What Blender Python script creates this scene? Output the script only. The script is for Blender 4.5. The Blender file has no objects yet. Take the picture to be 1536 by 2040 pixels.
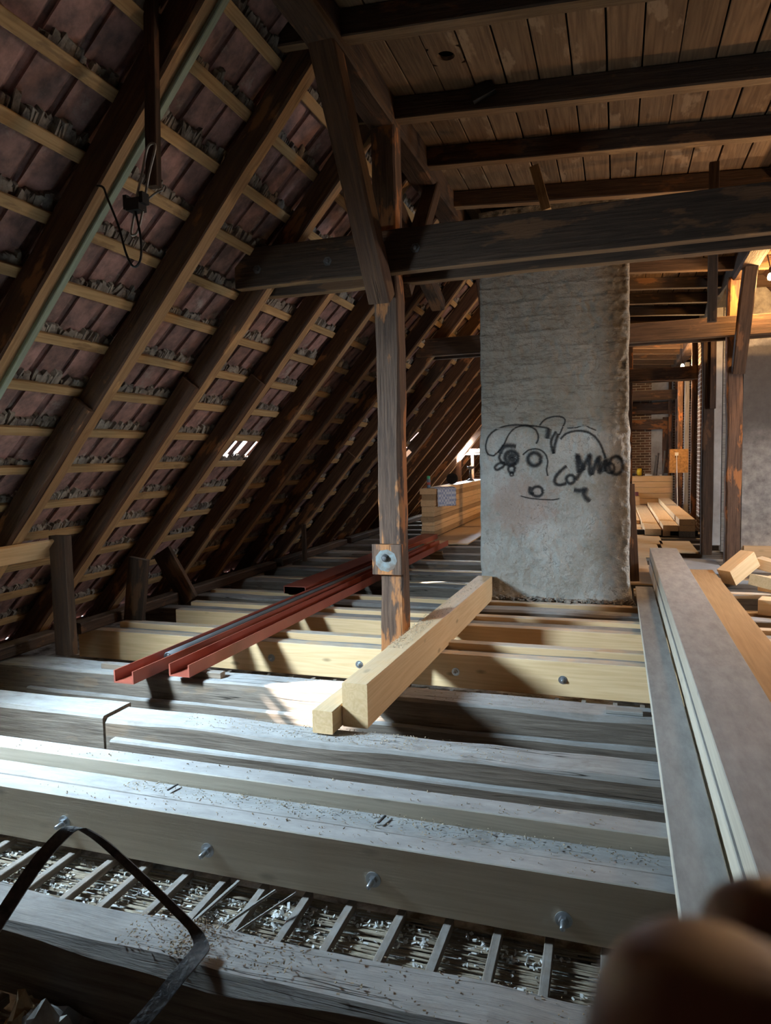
import bpy, math, random
from mathutils import Vector, Matrix, noise
random.seed(7)
SC = bpy.context.scene
COL = SC.collection

# ------------------------------------------------------------------ camera, world, light, exposure
cam_d = bpy.data.cameras.new('camera')
cam_d.sensor_fit = 'VERTICAL'; cam_d.sensor_height = 36.0; cam_d.sensor_width = 27.1
cam_d.lens = 1404.0/2040.0*36.0
cam_d.clip_start = 0.01; cam_d.clip_end = 200
cam_d.dof.use_dof = True; cam_d.dof.focus_distance = 4.5; cam_d.dof.aperture_fstop = 10.0
cam = bpy.data.objects.new('camera', cam_d); COL.objects.link(cam)
RX = Vector((0.94979, -0.00335, 0.31287)); RY = Vector((0.31217, 0.0790, -0.94673)); RZ = Vector((-0.0215, 0.99687, 0.0761))
RY.normalize(); RX = (RX-RY*RX.dot(RY)).normalized(); RZ = RX.cross(RY)
cam.matrix_world = Matrix(((RX.x,RX.y,RX.z,0),(RY.x,RY.y,RY.z,0),(RZ.x,RZ.y,RZ.z,1.5),(0,0,0,1)))
SC.camera = cam

w = bpy.data.worlds.new('world'); SC.world = w; w.use_nodes = True
bg = w.node_tree.nodes['Background']
bg.inputs['Color'].default_value = (0.74, 0.86, 1.0, 1); bg.inputs['Strength'].default_value = 5.0

SC.view_settings.view_transform = 'Standard'; SC.view_settings.look = 'None'
SC.view_settings.gamma = 1.0; SC.view_settings.use_curve_mapping = False
SC.view_settings.exposure = 0.15

SLOPE = 1.17; TH = math.atan(SLOPE); X0 = -5.0          # underside plane of the rafters: z = SLOPE*(x-X0)
CS, SN = math.cos(TH), math.sin(TH)
def roofp(s, y, d=0.0):                                   # s along the slope, d outwards from the rafter underside
    return Vector((X0+s*CS-d*SN, y, s*SN+d*CS))

SUN = Vector((1.99, 1.74, -1.84)).normalized()
def sun_and_sky():
    l = bpy.data.lights.new('sun', 'SUN'); l.energy = 45; l.angle = 0.02; l.color = (1.0, 0.97, 0.92)
    o = bpy.data.objects.new('sun', l); COL.objects.link(o); o.location = (-20, -18, 20)
    o.rotation_euler = SUN.to_track_quat('-Z', 'Y').to_euler()
    a = bpy.data.lights.new('roof_window_daylight', 'AREA'); a.shape = 'RECTANGLE'; a.size = 0.38; a.size_y = 0.5
    a.energy = 370; a.color = (0.60, 0.82, 1.0)
    o = bpy.data.objects.new('roof_window_daylight', a); COL.objects.link(o)
    o.location = roofp(2.12, 2.45, 0.10)
    o.rotation_euler = Vector((3.0, 5.0, -1.15)).to_track_quat('-Z', 'Y').to_euler()   # turned towards the chimney to lift the far floor against the near one
    a = bpy.data.lights.new('dormer_daylight', 'AREA'); a.shape = 'RECTANGLE'; a.size = 0.6; a.size_y = 0.6
    a.energy = 520; a.color = (0.74, 0.88, 1.0)
    o = bpy.data.objects.new('dormer_daylight', a); COL.objects.link(o)
    o.location = (-3.75, 17.7, 1.7); o.rotation_euler = Vector((4.6, -2.6, -1.2)).to_track_quat('-Z', 'Y').to_euler()
    a = bpy.data.lights.new('right_fill_light', 'AREA'); a.shape = 'RECTANGLE'; a.size = 0.5; a.size_y = 0.5  # added cool fill lamp for the wall, planks and offcuts
    a.energy = 110; a.color = (0.70, 0.86, 1.0)
    o = bpy.data.objects.new('right_fill_light', a); COL.objects.link(o)
    p = roofp(2.3, 7.3, 0.08); o.location = (-0.16-p.x, p.y, p.z)
    o.rotation_euler = Vector((-SN, 0.25, -CS)).to_track_quat('-Z', 'Y').to_euler()
sun_and_sky()

# ------------------------------------------------------------------ node materials
def newmat(name):
    m = bpy.data.materials.new(name); m.use_nodes = True
    nt = m.node_tree; b = nt.nodes['Principled BSDF']
    return m, nt, b
def N(nt, t, **k):
    n = nt.nodes.new(t)
    for a, v in k.items():
        if a.startswith('i_'):
            key = a[2:]; key = int(key) if key.isdigit() else key.replace('_', ' ')
            n.inputs[key].default_value = v
        else: setattr(n, a, v)
    return n
def L(nt, a, b): nt.links.new(a, b)
def mth(nt, op, a, b=None, c=None, clamp=False):
    n = nt.nodes.new('ShaderNodeMath'); n.operation = op; n.use_clamp = clamp
    for i, v in enumerate((a, b, c)):
        if v is None: continue
        if hasattr(v, 'links'): L(nt, v, n.inputs[i])
        else: n.inputs[i].default_value = v
    return n.outputs[0]
def mixc(nt, f, a, b, mode='MIX'):
    n = nt.nodes.new('ShaderNodeMix'); n.data_type = 'RGBA'; n.blend_type = mode
    for i, v in ((0, f), (6, a), (7, b)):
        if hasattr(v, 'links'): L(nt, v, n.inputs[i])
        else: n.inputs[i].default_value = v if i == 0 else (*v, 1)
    return n.outputs[2]
def ramp(nt, v, lo, hi):
    n = nt.nodes.new('ShaderNodeMapRange'); n.clamp = True
    L(nt, v, n.inputs[0]); n.inputs[1].default_value = lo; n.inputs[2].default_value = hi
    return n.outputs[0]
def coords(nt, scale=(1, 1, 1), kind='Object', rnd=True):
    t = N(nt, 'ShaderNodeTexCoord'); v = t.outputs[kind]
    if rnd:
        oi = N(nt, 'ShaderNodeObjectInfo'); r = mth(nt, 'MULTIPLY', oi.outputs['Random'], 57.0)
        a = N(nt, 'ShaderNodeVectorMath', operation='ADD'); L(nt, v, a.inputs[0]); L(nt, r, a.inputs[1]); v = a.outputs[0]
    m = N(nt, 'ShaderNodeMapping'); m.inputs['Scale'].default_value = scale; L(nt, v, m.inputs[0])
    return m.outputs[0]
def nz(nt, vec, scale, detail=4.0, rough=0.55, dist=0.0):
    n = N(nt, 'ShaderNodeTexNoise'); n.inputs['Scale'].default_value = scale; n.inputs['Detail'].default_value = detail
    n.inputs['Roughness'].default_value = rough; n.inputs['Distortion'].default_value = dist
    L(nt, vec, n.inputs['Vector']); return n.outputs[0]
def bump(nt, b, h, strength, dist=0.01):
    n = N(nt, 'ShaderNodeBump'); n.inputs['Strength'].default_value = strength; n.inputs['Distance'].default_value = dist
    L(nt, h, n.inputs['Height']); L(nt, n.outputs[0], b.inputs['Normal'])

def wood(name, light, dark, wear=None, wear_amt=0.0, dust=None, dust_amt=0.0, knots=0.5, rough=0.75, bmp=0.25, shade=0.25, spec=0.25, ring=0.38, dlo=0.25, crack=0.0, wlo=0.585):
    m, nt, b = newmat(name)
    g1 = nz(nt, coords(nt, (0.9, 15, 15)), 3.0, 7, 0.65)
    g2 = nz(nt, coords(nt, (0.22, 5, 5)), 1.6, 2, 0.5, 0.3)
    rings = mth(nt, 'MULTIPLY_ADD', mth(nt, 'SINE', mth(nt, 'MULTIPLY', g2, 70.0)), 0.5, 0.5)
    f = mth(nt, 'ADD', mth(nt, 'MULTIPLY', ramp(nt, g1, 0.3, 0.7), 1-ring), mth(nt, 'MULTIPLY', rings, ring))
    col = mixc(nt, f, dark, light)
    oi = N(nt, 'ShaderNodeObjectInfo')
    big = nz(nt, coords(nt, (0.5, 1.6, 1.6)), 1.7, 4)
    v = mth(nt, 'ADD', mth(nt, 'MULTIPLY_ADD', big, shade*1.6, 1-shade*0.95), mth(nt, 'MULTIPLY_ADD', oi.outputs['Random'], 0.24, -0.12))
    vm = N(nt, 'ShaderNodeVectorMath', operation='SCALE'); L(nt, col, vm.inputs[0]); L(nt, v, vm.inputs['Scale']); col = vm.outputs[0]
    if knots:
        vo = N(nt, 'ShaderNodeTexVoronoi'); vo.inputs['Scale'].default_value = 1.0
        L(nt, coords(nt, (2.2, 5.5, 5.5)), vo.inputs['Vector'])
        k = mth(nt, 'SUBTRACT', 1.0, ramp(nt, vo.outputs['Distance'], 0.05, 0.12))
        col = mixc(nt, mth(nt, 'MULTIPLY', k, knots), col, tuple(c*0.45 for c in dark))
    if wear:
        wn = nz(nt, coords(nt, (0.9, 2.6, 2.6)), 1.9, 5, 0.6)
        col = mixc(nt, mth(nt, 'MULTIPLY', ramp(nt, wn, wlo, wlo+0.045), wear_amt), col, wear)
    if dust:
        ge = N(nt, 'ShaderNodeNewGeometry'); se = N(nt, 'ShaderNodeSeparateXYZ'); L(nt, ge.outputs['Normal'], se.inputs[0])
        up = ramp(nt, se.outputs[2], 0.45, 0.92)
        dn = nz(nt, coords(nt, (1, 1.5, 1.5)), 5.0, 6, 0.65)
        dv = nz(nt, coords(nt, (0.8, 2.5, 2.5)), 6.0, 6, 0.7)
        dust = mixc(nt, ramp(nt, dv, 0.3, 0.7), tuple(c*0.72 for c in dust), tuple(c*1.12 for c in dust))
        d = mth(nt, 'MULTIPLY', mth(nt, 'MULTIPLY', up, ramp(nt, dn, dlo, dlo+0.3)), dust_amt)
        col = mixc(nt, d, col, dust)
    hgt = g1
    if crack:
        cn = nz(nt, coords(nt, (0.1, 4.5, 4.5)), 2.3, 3, 0.5)
        ck = mth(nt, 'SUBTRACT', 1.0, ramp(nt, mth(nt, 'ABSOLUTE', mth(nt, 'SUBTRACT', cn, 0.5)), 0.0008, 0.0045))
        ck = mth(nt, 'MULTIPLY', ck, ramp(nt, big, 0.47, 0.56))
        col = mixc(nt, mth(nt, 'MULTIPLY', ck, crack), col, (0.02, 0.014, 0.01))
        hgt = mth(nt, 'SUBTRACT', g1, mth(nt, 'MULTIPLY', ck, 0.8))
    L(nt, col, b.inputs['Base Color']); b.inputs['Roughness'].default_value = rough
    b.inputs['Specular IOR Level'].default_value = spec
    bump(nt, b, hgt, bmp, 0.012)
    return m
def plain(name, c, rough=0.6, metal=0.0, var=0.25, scale=6.0, c2=None, bmp=0.0, bscale=40.0, spec=0.4):
    m, nt, b = newmat(name)
    n = nz(nt, coords(nt, (1, 1, 1)), scale, 6, 0.62)
    c2 = c2 or tuple(x*(1-var*1.6) for x in c)
    L(nt, mixc(nt, ramp(nt, n, 0.36, 0.66), c2, c), b.inputs['Base Color'])
    b.inputs['Roughness'].default_value = rough; b.inputs['Metallic'].default_value = metal; b.inputs['Specular IOR Level'].default_value = spec
    if bmp: bump(nt, b, nz(nt, coords(nt, (1, 1, 1)), bscale, 5), bmp, 0.008)
    return m
def glow(name, c, s):
    m, nt, b = newmat(name); b.inputs['Base Color'].default_value = (*c, 1)
    b.inputs['Emission Color'].default_value = (*c, 1); b.inputs['Emission Strength'].default_value = s
    return m

DUST = (0.36, 0.355, 0.345)
M = {}
M['old'] = wood('old_joist_wood', (0.25, 0.205, 0.165), (0.095, 0.072, 0.055), (0.30, 0.19, 0.11), 0.3, DUST, 0.97, 0.2, 0.9, 0.7, 0.45, ring=0.08, dlo=0.16, crack=0.9)
M['rafter'] = wood('old_rafter_wood', (0.13, 0.068, 0.037), (0.045, 0.022, 0.013), (0.36, 0.16, 0.065), 0.7, (0.3, 0.25, 0.2), 0.35, 0.25, 0.72, 0.7, 0.45, ring=0.1, crack=0.7)
M['rafter_lit'] = wood('lit_rafter_underside', (0.42, 0.26, 0.13), (0.22, 0.12, 0.055), (0.56, 0.33, 0.14), 0.6, None, 0, 0.35, 0.75, 0.6, 0.45, ring=0.15, crack=0.7)  # light on the rafter undersides, painted in as a paler wood
M['joist_lit'] = wood('lit_joist_underside', (0.30, 0.185, 0.095), (0.15, 0.085, 0.042), (0.42, 0.26, 0.12), 0.5, None, 0, 0.35, 0.75, 0.6, 0.45, ring=0.15)  # same painted light for the undersides of ceiling joists and collars
M['truss'] = wood('old_truss_wood', (0.095, 0.055, 0.033), (0.03, 0.018, 0.012), (0.28, 0.125, 0.05), 0.35, (0.3, 0.26, 0.22), 0.5, 0.3, 0.7, 0.7, 0.5, ring=0.1, crack=0.7)
M['post'] = wood('weathered_post_wood', (0.17, 0.10, 0.065), (0.048, 0.028, 0.02), (0.44, 0.175, 0.06), 0.75, None, 0, 0.3, 0.75, 0.9, 0.5, ring=0.12, crack=0.9, wlo=0.525)
M['new'] = wood('new_spruce', (0.80, 0.56, 0.32), (0.66, 0.43, 0.215), None, 0, (0.55, 0.53, 0.48), 0.8, 0.75, 0.6, 0.12, 0.14)
M['fresh'] = wood('fresh_spruce', (0.80, 0.56, 0.32), (0.66, 0.43, 0.215), None, 0, (0.60, 0.52, 0.40), 0.35, 0.75, 0.55, 0.1, 0.14)
M['dusty'] = wood('dusty_spruce', (0.68, 0.60, 0.48), (0.55, 0.47, 0.36), None, 0, (0.345, 0.34, 0.335), 0.97, 0.5, 0.65, 0.12, 0.16, dlo=0.05)
M['tan'] = wood('tan_board', (0.52, 0.345, 0.185), (0.40, 0.255, 0.13), None, 0, None, 0, 0.5, 0.6, 0.12, 0.18)
M['batten'] = wood('batten_wood', (0.50, 0.335, 0.165), (0.30, 0.18, 0.08), (0.13, 0.075, 0.04), 0.5, None, 0, 0.4, 0.8, 0.3, 0.35)
M['board'] = wood('ceiling_board_wood', (0.27, 0.17, 0.093), (0.13, 0.078, 0.044), (0.42, 0.30, 0.19), 0.5, None, 0, 0.4, 0.75, 0.35, 0.42)
M['grey'] = wood('grey_weathered_wood', (0.38, 0.36, 0.33), (0.2, 0.185, 0.17), None, 0, None, 0, 0.2, 0.8, 0.35, 0.35)
M['lath'] = wood('lath_wood', (0.26, 0.2, 0.15), (0.13, 0.095, 0.07), None, 0, DUST, 0.55, 0.1, 0.85, 0.3, 0.3)
M['ply'] = wood('plywood', (0.70, 0.50, 0.29), (0.58, 0.38, 0.2), None, 0, (0.6, 0.53, 0.43), 0.5, 0.25, 0.6, 0.08, 0.2)
M['green'] = wood('pale_green_painted_strip', (0.30, 0.36, 0.28), (0.20, 0.25, 0.19), None, 0, None, 0, 0.0, 0.7, 0.15, 0.3)
M['steel_red'] = plain('red_oxide_primer', (0.33, 0.085, 0.055), 0.45, 0.0, 0.12, 3.0)
M['steel_in'] = plain('dusty_primer', (0.30, 0.12, 0.095), 0.6, 0.0, 0.2, 5.0)
M['galv'] = plain('zinc_steel', (0.62, 0.66, 0.70), 0.35, 0.9, 0.15, 20.0)
M['conduit'] = plain('grey_conduit', (0.13, 0.135, 0.14), 0.4, 0.0, 0.1, 4.0)
M['iron'] = plain('black_iron', (0.05, 0.05, 0.055), 0.6, 0.3, 0.35, 30.0, (0.13, 0.12, 0.115), 0.5, 60.0)
M['black'] = plain('black_plastic', (0.012, 0.012, 0.012), 0.5)
M['rod'] = plain('pale_metal_rod', (0.42, 0.41, 0.37), 0.5, 0.5, 0.2, 20)
M['mortar'] = plain('crumbled_mortar', (0.36, 0.32, 0.265), 0.95, 0, 0.4, 9.0, (0.10, 0.085, 0.075), 0.8, 60.0)
M['plasterbase'] = plain('plaster_keys', (0.62, 0.62, 0.60), 0.95, 0, 0.4, 7.0, (0.10, 0.085, 0.07), 0.8, 50.0)
M['reed'] = plain('reed_stalks', (0.50, 0.43, 0.33), 0.8, 0, 0.4, 9.0, (0.22, 0.17, 0.12))
M['crumb'] = plain('plaster_crumbs', (0.72, 0.72, 0.70), 0.95, 0, 0.2)
M['chip'] = plain('wood_chips', (0.50, 0.40, 0.28), 0.9, 0, 0.3, 3.0)
M['paper'] = plain('crumpled_grey_paper', (0.42, 0.41, 0.39), 0.85, 0, 0.35, 8.0)
M['cardboard'] = plain('brown_paper', (0.28, 0.17, 0.08), 0.9, 0, 0.2)
M['paleplaster'] = plain('pale_plaster', (0.52, 0.53, 0.52), 0.95, 0, 0.25, 3.0, (0.34, 0.32, 0.30), 0.5, 30.0)
M['sheet'] = plain('blue_grey_sheet', (0.42, 0.48, 0.56), 0.5, 0, 0.15, 3.0)
M['osb'] = plain('chipboard', (0.50, 0.28, 0.11), 0.75, 0, 0.3, 22.0)
M['paint'] = plain('grey_blue_paint', (0.19, 0.225, 0.225), 0.6, 0, 0.3, 14.0, (0.12, 0.08, 0.055))
M['yellow'] = plain('yellow_plastic', (0.75, 0.52, 0.03), 0.4, 0, 0.1)
M['can'] = plain('blue_grey_can', (0.22, 0.30, 0.38), 0.35, 0.2, 0.1)
M['cangreen'] = plain('green_cap', (0.10, 0.62, 0.33), 0.4, 0, 0.1)
M['canlabel'] = plain('red_label', (0.6, 0.13, 0.10), 0.5, 0, 0.1)
M['white'] = plain('white_plastic', (0.75, 0.75, 0.72), 0.5, 0, 0.1)
M['purple'] = plain('plum_primer', (0.22, 0.06, 0.085), 0.5, 0, 0.2)
M['bulb'] = glow('lit_bulb', (1.0, 0.72, 0.36), 60.0)
M['outside'] = plain('roof_outer', (0.12, 0.06, 0.05), 0.9)
M['dark'] = plain('dark_board', (0.03, 0.027, 0.024), 0.95, spec=0.05)

def tile_mat():
    m, nt, b = newmat('clay_roof_tile')
    oi = N(nt, 'ShaderNodeObjectInfo')
    n = nz(nt, coords(nt, (1, 1, 1)), 9.0, 6, 0.65)
    col = mixc(nt, ramp(nt, n, 0.35, 0.68), (0.13, 0.08, 0.07), (0.37, 0.205, 0.175))
    n2 = nz(nt, coords(nt, (1, 1, 1)), 4.0, 7, 0.7)
    col = mixc(nt, mth(nt, 'MULTIPLY', ramp(nt, n2, 0.58, 0.66), 0.65), col, (0.36, 0.31, 0.27))
    v = mth(nt, 'MULTIPLY_ADD', oi.outputs['Random'], 0.5, 0.75)
    vm = N(nt, 'ShaderNodeVectorMath', operation='SCALE'); L(nt, col, vm.inputs[0]); L(nt, v, vm.inputs['Scale'])
    L(nt, vm.outputs[0], b.inputs['Base Color']); b.inputs['Roughness'].default_value = 0.75
    bump(nt, b, n, 0.4, 0.01); return m
M['tile'] = tile_mat()
def plaster_mat():
    m, nt, b = newmat('rough_chimney_plaster')
    v = coords(nt, (1, 1, 1), rnd=False)
    a = nz(nt, v, 2.2, 6, 0.6); f = nz(nt, v, 38.0, 6, 0.7); mid = nz(nt, v, 9.0, 6, 0.65)
    col = mixc(nt, ramp(nt, a, 0.35, 0.65), (0.38, 0.345, 0.285), (0.60, 0.58, 0.53))
    col = mixc(nt, mth(nt, 'MULTIPLY', ramp(nt, f, 0.45, 0.72), 0.45), col, (0.62, 0.62, 0.58))
    col = mixc(nt, mth(nt, 'MULTIPLY', ramp(nt, mid, 0.6, 0.72), 0.55), col, (0.26, 0.225, 0.185))
    # a pinkish stain low on the left, a worn shape of its own
    se = N(nt, 'ShaderNodeSeparateXYZ'); L(nt, v, se.inputs[0])
    dx = mth(nt, 'MULTIPLY', mth(nt, 'ADD', se.outputs[0], 0.93), 2.2); dz = mth(nt, 'MULTIPLY', mth(nt, 'SUBTRACT', se.outputs[2], 1.0), 2.4)
    rr = mth(nt, 'SQRT', mth(nt, 'ADD', mth(nt, 'MULTIPLY', dx, dx), mth(nt, 'MULTIPLY', dz, dz)))
    rr = mth(nt, 'ADD', rr, mth(nt, 'MULTIPLY_ADD', mid, 1.4, -0.7))
    pk = mth(nt, 'SUBTRACT', 1.0, ramp(nt, rr, 0.55, 0.85))
    col = mixc(nt, mth(nt, 'MULTIPLY', pk, 0.55), col, (0.47, 0.335, 0.275))
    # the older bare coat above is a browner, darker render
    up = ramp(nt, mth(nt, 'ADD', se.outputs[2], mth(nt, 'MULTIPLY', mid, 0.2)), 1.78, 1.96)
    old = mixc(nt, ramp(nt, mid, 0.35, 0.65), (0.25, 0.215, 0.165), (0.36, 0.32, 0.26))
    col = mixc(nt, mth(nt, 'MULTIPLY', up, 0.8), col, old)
    w2 = nz(nt, v, 3.2, 5, 0.62, 0.6)
    cr = mth(nt, 'SUBTRACT', 1.0, ramp(nt, mth(nt, 'ABSOLUTE', mth(nt, 'SUBTRACT', w2, 0.5)), 0.001, 0.007))
    cr = mth(nt, 'MULTIPLY', cr, ramp(nt, a, 0.45, 0.55))
    col = mixc(nt, mth(nt, 'MULTIPLY', cr, 0.55), col, (0.13, 0.11, 0.09))
    pit = ramp(nt, nz(nt, v, 75.0, 3, 0.6), 0.62, 0.72)
    col = mixc(nt, mth(nt, 'MULTIPLY', pit, 0.5), col, (0.16, 0.14, 0.115))
    hz = N(nt, 'ShaderNodeMapping'); hz.inputs['Scale'].default_value = (1.1, 1, 7.0); L(nt, v, hz.inputs[0])
    hn = nz(nt, hz.outputs[0], 1.5, 5, 0.6)
    rl = mth(nt, 'MULTIPLY', mth(nt, 'SUBTRACT', 1.0, ramp(nt, mth(nt, 'ABSOLUTE', mth(nt, 'SUBTRACT', hn, 0.5)), 0.002, 0.022)), up)
    col = mixc(nt, mth(nt, 'MULTIPLY', rl, 0.5), col, (0.12, 0.1, 0.08))
    L(nt, col, b.inputs['Base Color']); b.inputs['Roughness'].default_value = 0.95; b.inputs['Specular IOR Level'].default_value = 0.1
    h = mth(nt, 'ADD', mth(nt, 'MULTIPLY', f, 0.35), mid); bump(nt, b, h, 1.0, 0.06); return m
M['plaster'] = plaster_mat()
def soot_mat():
    m, nt, b = newmat('sooty_plaster')
    v = coords(nt, (1, 1, 1), rnd=False); se = N(nt, 'ShaderNodeSeparateXYZ'); L(nt, v, se.inputs[0])
    f = nz(nt, v, 7.0, 8, 0.7); a = nz(nt, v, 2.0, 5)
    col = mixc(nt, ramp(nt, f, 0.35, 0.68), (0.22, 0.21, 0.20), (0.48, 0.46, 0.43))
    # a band of soot left across the render
    z = mth(nt, 'ADD', se.outputs[2], mth(nt, 'MULTIPLY_ADD', a, 0.5, -0.25))
    band = mth(nt, 'MULTIPLY', ramp(nt, z, 1.45, 1.85), mth(nt, 'SUBTRACT', 1.0, ramp(nt, z, 2.9, 2.96)))
    col = mixc(nt, mth(nt, 'MULTIPLY', band, 0.85), col, (0.10, 0.09, 0.085))
    L(nt, col, b.inputs['Base Color']); b.inputs['Roughness'].default_value = 0.95; bump(nt, b, f, 0.5, 0.02); return m
M['soot'] = soot_mat()
def brick_mat():
    m, nt, b = newmat('far_brickwork')
    t = N(nt, 'ShaderNodeTexCoord'); mp = N(nt, 'ShaderNodeMapping'); L(nt, t.outputs['Object'], mp.inputs[0])
    mp.inputs['Rotation'].default_value = (math.pi/2, 0, 0)
    br = N(nt, 'ShaderNodeTexBrick'); br.inputs['Scale'].default_value = 1.0; br.inputs['Brick Width'].default_value = 0.25; br.inputs['Row Height'].default_value = 0.075
    br.inputs['Mortar Size'].default_value = 0.01
    br.inputs['Color1'].default_value = (0.22, 0.12, 0.08, 1); br.inputs['Color2'].default_value = (0.12, 0.075, 0.055, 1); br.inputs['Mortar'].default_value = (0.5, 0.45, 0.38, 1)
    L(nt, mp.outputs[0], br.inputs['Vector']); L(nt, br.outputs['Color'], b.inputs['Base Color']); b.inputs['Roughness'].default_value = 0.9
    bump(nt, b, br.outputs['Fac'], -0.5, 0.01); return m
M['brick'] = brick_mat()
def spray_mat():
    m, nt, b = newmat('black_spray_paint')
    uv = N(nt, 'ShaderNodeUVMap'); se = N(nt, 'ShaderNodeSeparateXYZ'); L(nt, uv.outputs[0], se.inputs[0])
    e = mth(nt, 'ABSOLUTE', mth(nt, 'MULTIPLY_ADD', se.outputs[1], 2.0, -1.0))
    n = nz(nt, coords(nt, (1, 1, 1), rnd=False), 60.0, 4, 0.7)
    a = mth(nt, 'SUBTRACT', 1.0, ramp(nt, mth(nt, 'ADD', e, mth(nt, 'MULTIPLY_ADD', n, 0.9, -0.45)), 0.25, 1.0))
    a = mth(nt, 'MULTIPLY', a, 0.8)
    b.inputs['Base Color'].default_value = (0.012, 0.012, 0.014, 1); b.inputs['Roughness'].default_value = 0.8
    L(nt, a, b.inputs['Alpha']); return m
M['spray'] = spray_mat()
def skin_mat():
    m, nt, b = newmat('skin')
    n = nz(nt, coords(nt, (1, 1, 1), rnd=False), 120.0, 4)
    L(nt, mixc(nt, n, (0.20, 0.10, 0.08), (0.26, 0.14, 0.11)), b.inputs['Base Color'])
    b.inputs['Roughness'].default_value = 0.5; b.inputs['Subsurface Weight'].default_value = 0.08; b.inputs['Subsurface Radius'].default_value = (0.006, 0.003, 0.002)
    return m
M['skin'] = skin_mat()

# ------------------------------------------------------------------ builders
WM = {}
def put(o, mat4, parent=None):
    COL.objects.link(o); o.matrix_basis = mat4
    if parent is not None:
        o.parent = parent; o.matrix_parent_inverse = WM[parent.name].inverted()
    WM[o.name] = mat4.copy(); return o
def tag(o, label=None, cat=None, group=None, kind=None):
    if label: o['label'] = label
    if cat: o['category'] = cat
    if group: o['group'] = group
    if kind: o['kind'] = kind
    return o
def empty(name, loc, label=None, cat=None, group=None, kind=None):
    return tag(put(bpy.data.objects.new(name, None), Matrix.Translation(Vector(loc))), label, cat, group, kind)
def mesh(name, V, F, mat, smooth=False):
    me = bpy.data.meshes.new(name); me.from_pydata([tuple(v) for v in V], [], F); me.validate()
    if mat is not None: me.materials.append(mat)
    if smooth: me.polygons.foreach_set('use_smooth', [True]*len(me.polygons))
    me.update(); return me
def obj(name, V, F, mat, parent=None, M4=None, smooth=False):
    return put(bpy.data.objects.new(name, mesh(name, V, F, mat, smooth)), M4 or Matrix(), parent)
def share(name, me, M4, parent=None):
    return put(bpy.data.objects.new(name, me), M4, parent)
def frame(a, b, up=(0, 0, 1)):
    a = Vector(a); b = Vector(b); x = (b-a); Ln = x.length; x.normalize(); up = Vector(up)
    if abs(x.dot(up.normalized())) > 0.98: up = Vector((0, 1, 0))
    y = up.cross(x).normalized(); z = x.cross(y)
    c = (a+b)/2
    return Ln, Matrix(((x.x, y.x, z.x, c.x), (x.y, y.y, z.y, c.y), (x.z, y.z, z.z, c.z), (0, 0, 0, 1)))
def timber_mesh(name, Ln, w, h, mat, rough=0.0, cham=0.004, step=0.25, seed=0, wane=0.0, skew=0.0):
    """one squared timber: long axis x, width y, height z; hewn ones get wavy faces and waney corners"""
    n = max(1, int(Ln/step)) if rough > 0 else 1
    V = []; F = []; r = random.Random(seed); ph = [r.uniform(0, 50) for _ in range(8)]
    for i in range(n+1):
        x = -Ln/2+Ln*i/n
        def nn(k, s=1.0): return noise.noise(Vector((x*s+ph[k], ph[k]*1.7, 0)))
        dy0, dy1, dz0, dz1 = (rough*nn(k, 1.1)+rough*0.5*nn(k, 4.0) for k in range(4))
        c = [max(0.002, cham+wane*max(0, nn(4+k, 1.3)+0.25)) for k in range(4)]
        y0, y1, z0, z1 = -w/2+dy0, w/2+dy1, -h/2+dz0, h/2+dz1
        xs = x+ (skew if i in (0,) else (-skew if i == n else 0))
        P = [(y0+c[0], z0), (y1-c[1], z0), (y1, z0+c[1]), (y1, z1-c[2]), (y1-c[2], z1), (y0+c[3], z1), (y0, z1-c[3]), (y0, z0+c[0])]
        V += [(xs, p[0], p[1]) for p in P]
    for i in range(n):
        for k in range(8):
            a = i*8+k; b_ = i*8+(k+1) % 8; F.append((a, b_, b_+8, a+8))
    F.append(tuple(range(7, -1, -1))); F.append(tuple(n*8+k for k in range(8)))
    return mesh(name, V, F, mat)
_seed = [0]
def timber(name, a, b, w, h, mat, parent=None, rough=0.0, cham=0.004, up=(0, 0, 1), wane=0.0, label=None, cat=None, group=None, step=0.25, kind=None):
    _seed[0] += 1
    Ln, M4 = frame(a, b, up)
    me = timber_mesh(name, Ln, w, h, M[mat] if isinstance(mat, str) else mat, rough, cham, step, _seed[0], wane)
    return tag(share(name, me, M4, parent), label, cat, group, kind)
def xbeam(name, x0, x1, y0, y1, z0, z1, mat, **k):          # runs along X
    return timber(name, (x0, (y0+y1)/2, (z0+z1)/2), (x1, (y0+y1)/2, (z0+z1)/2), y1-y0, z1-z0, mat, **k)
def ybeam(name, x0, x1, y0, y1, z0, z1, mat, dx=0.0, **k):   # runs along Y
    return timber(name, ((x0+x1)/2, y0, (z0+z1)/2), ((x0+x1)/2+dx, y1, (z0+z1)/2), x1-x0, z1-z0, mat, **k)
def zpost(name, x0, x1, y0, y1, z0, z1, mat, **k):
    return timber(name, ((x0+x1)/2, (y0+y1)/2, z0), ((x0+x1)/2, (y0+y1)/2, z1), x1-x0, y1-y0, mat, up=(0, 1, 0), **k)
def boxvf(x0, x1, y0, y1, z0, z1):
    V = [(x0, y0, z0), (x1, y0, z0), (x1, y1, z0), (x0, y1, z0), (x0, y0, z1), (x1, y0, z1), (x1, y1, z1), (x0, y1, z1)]
    return V, [(3, 2, 1, 0), (4, 5, 6, 7), (0, 1, 5, 4), (1, 2, 6, 5), (2, 3, 7, 6), (3, 0, 4, 7)]
def addvf(A, B):
    o = len(A[0]); A[0].extend(B[0]); A[1].extend(tuple(i+o for i in f) for f in B[1])
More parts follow.
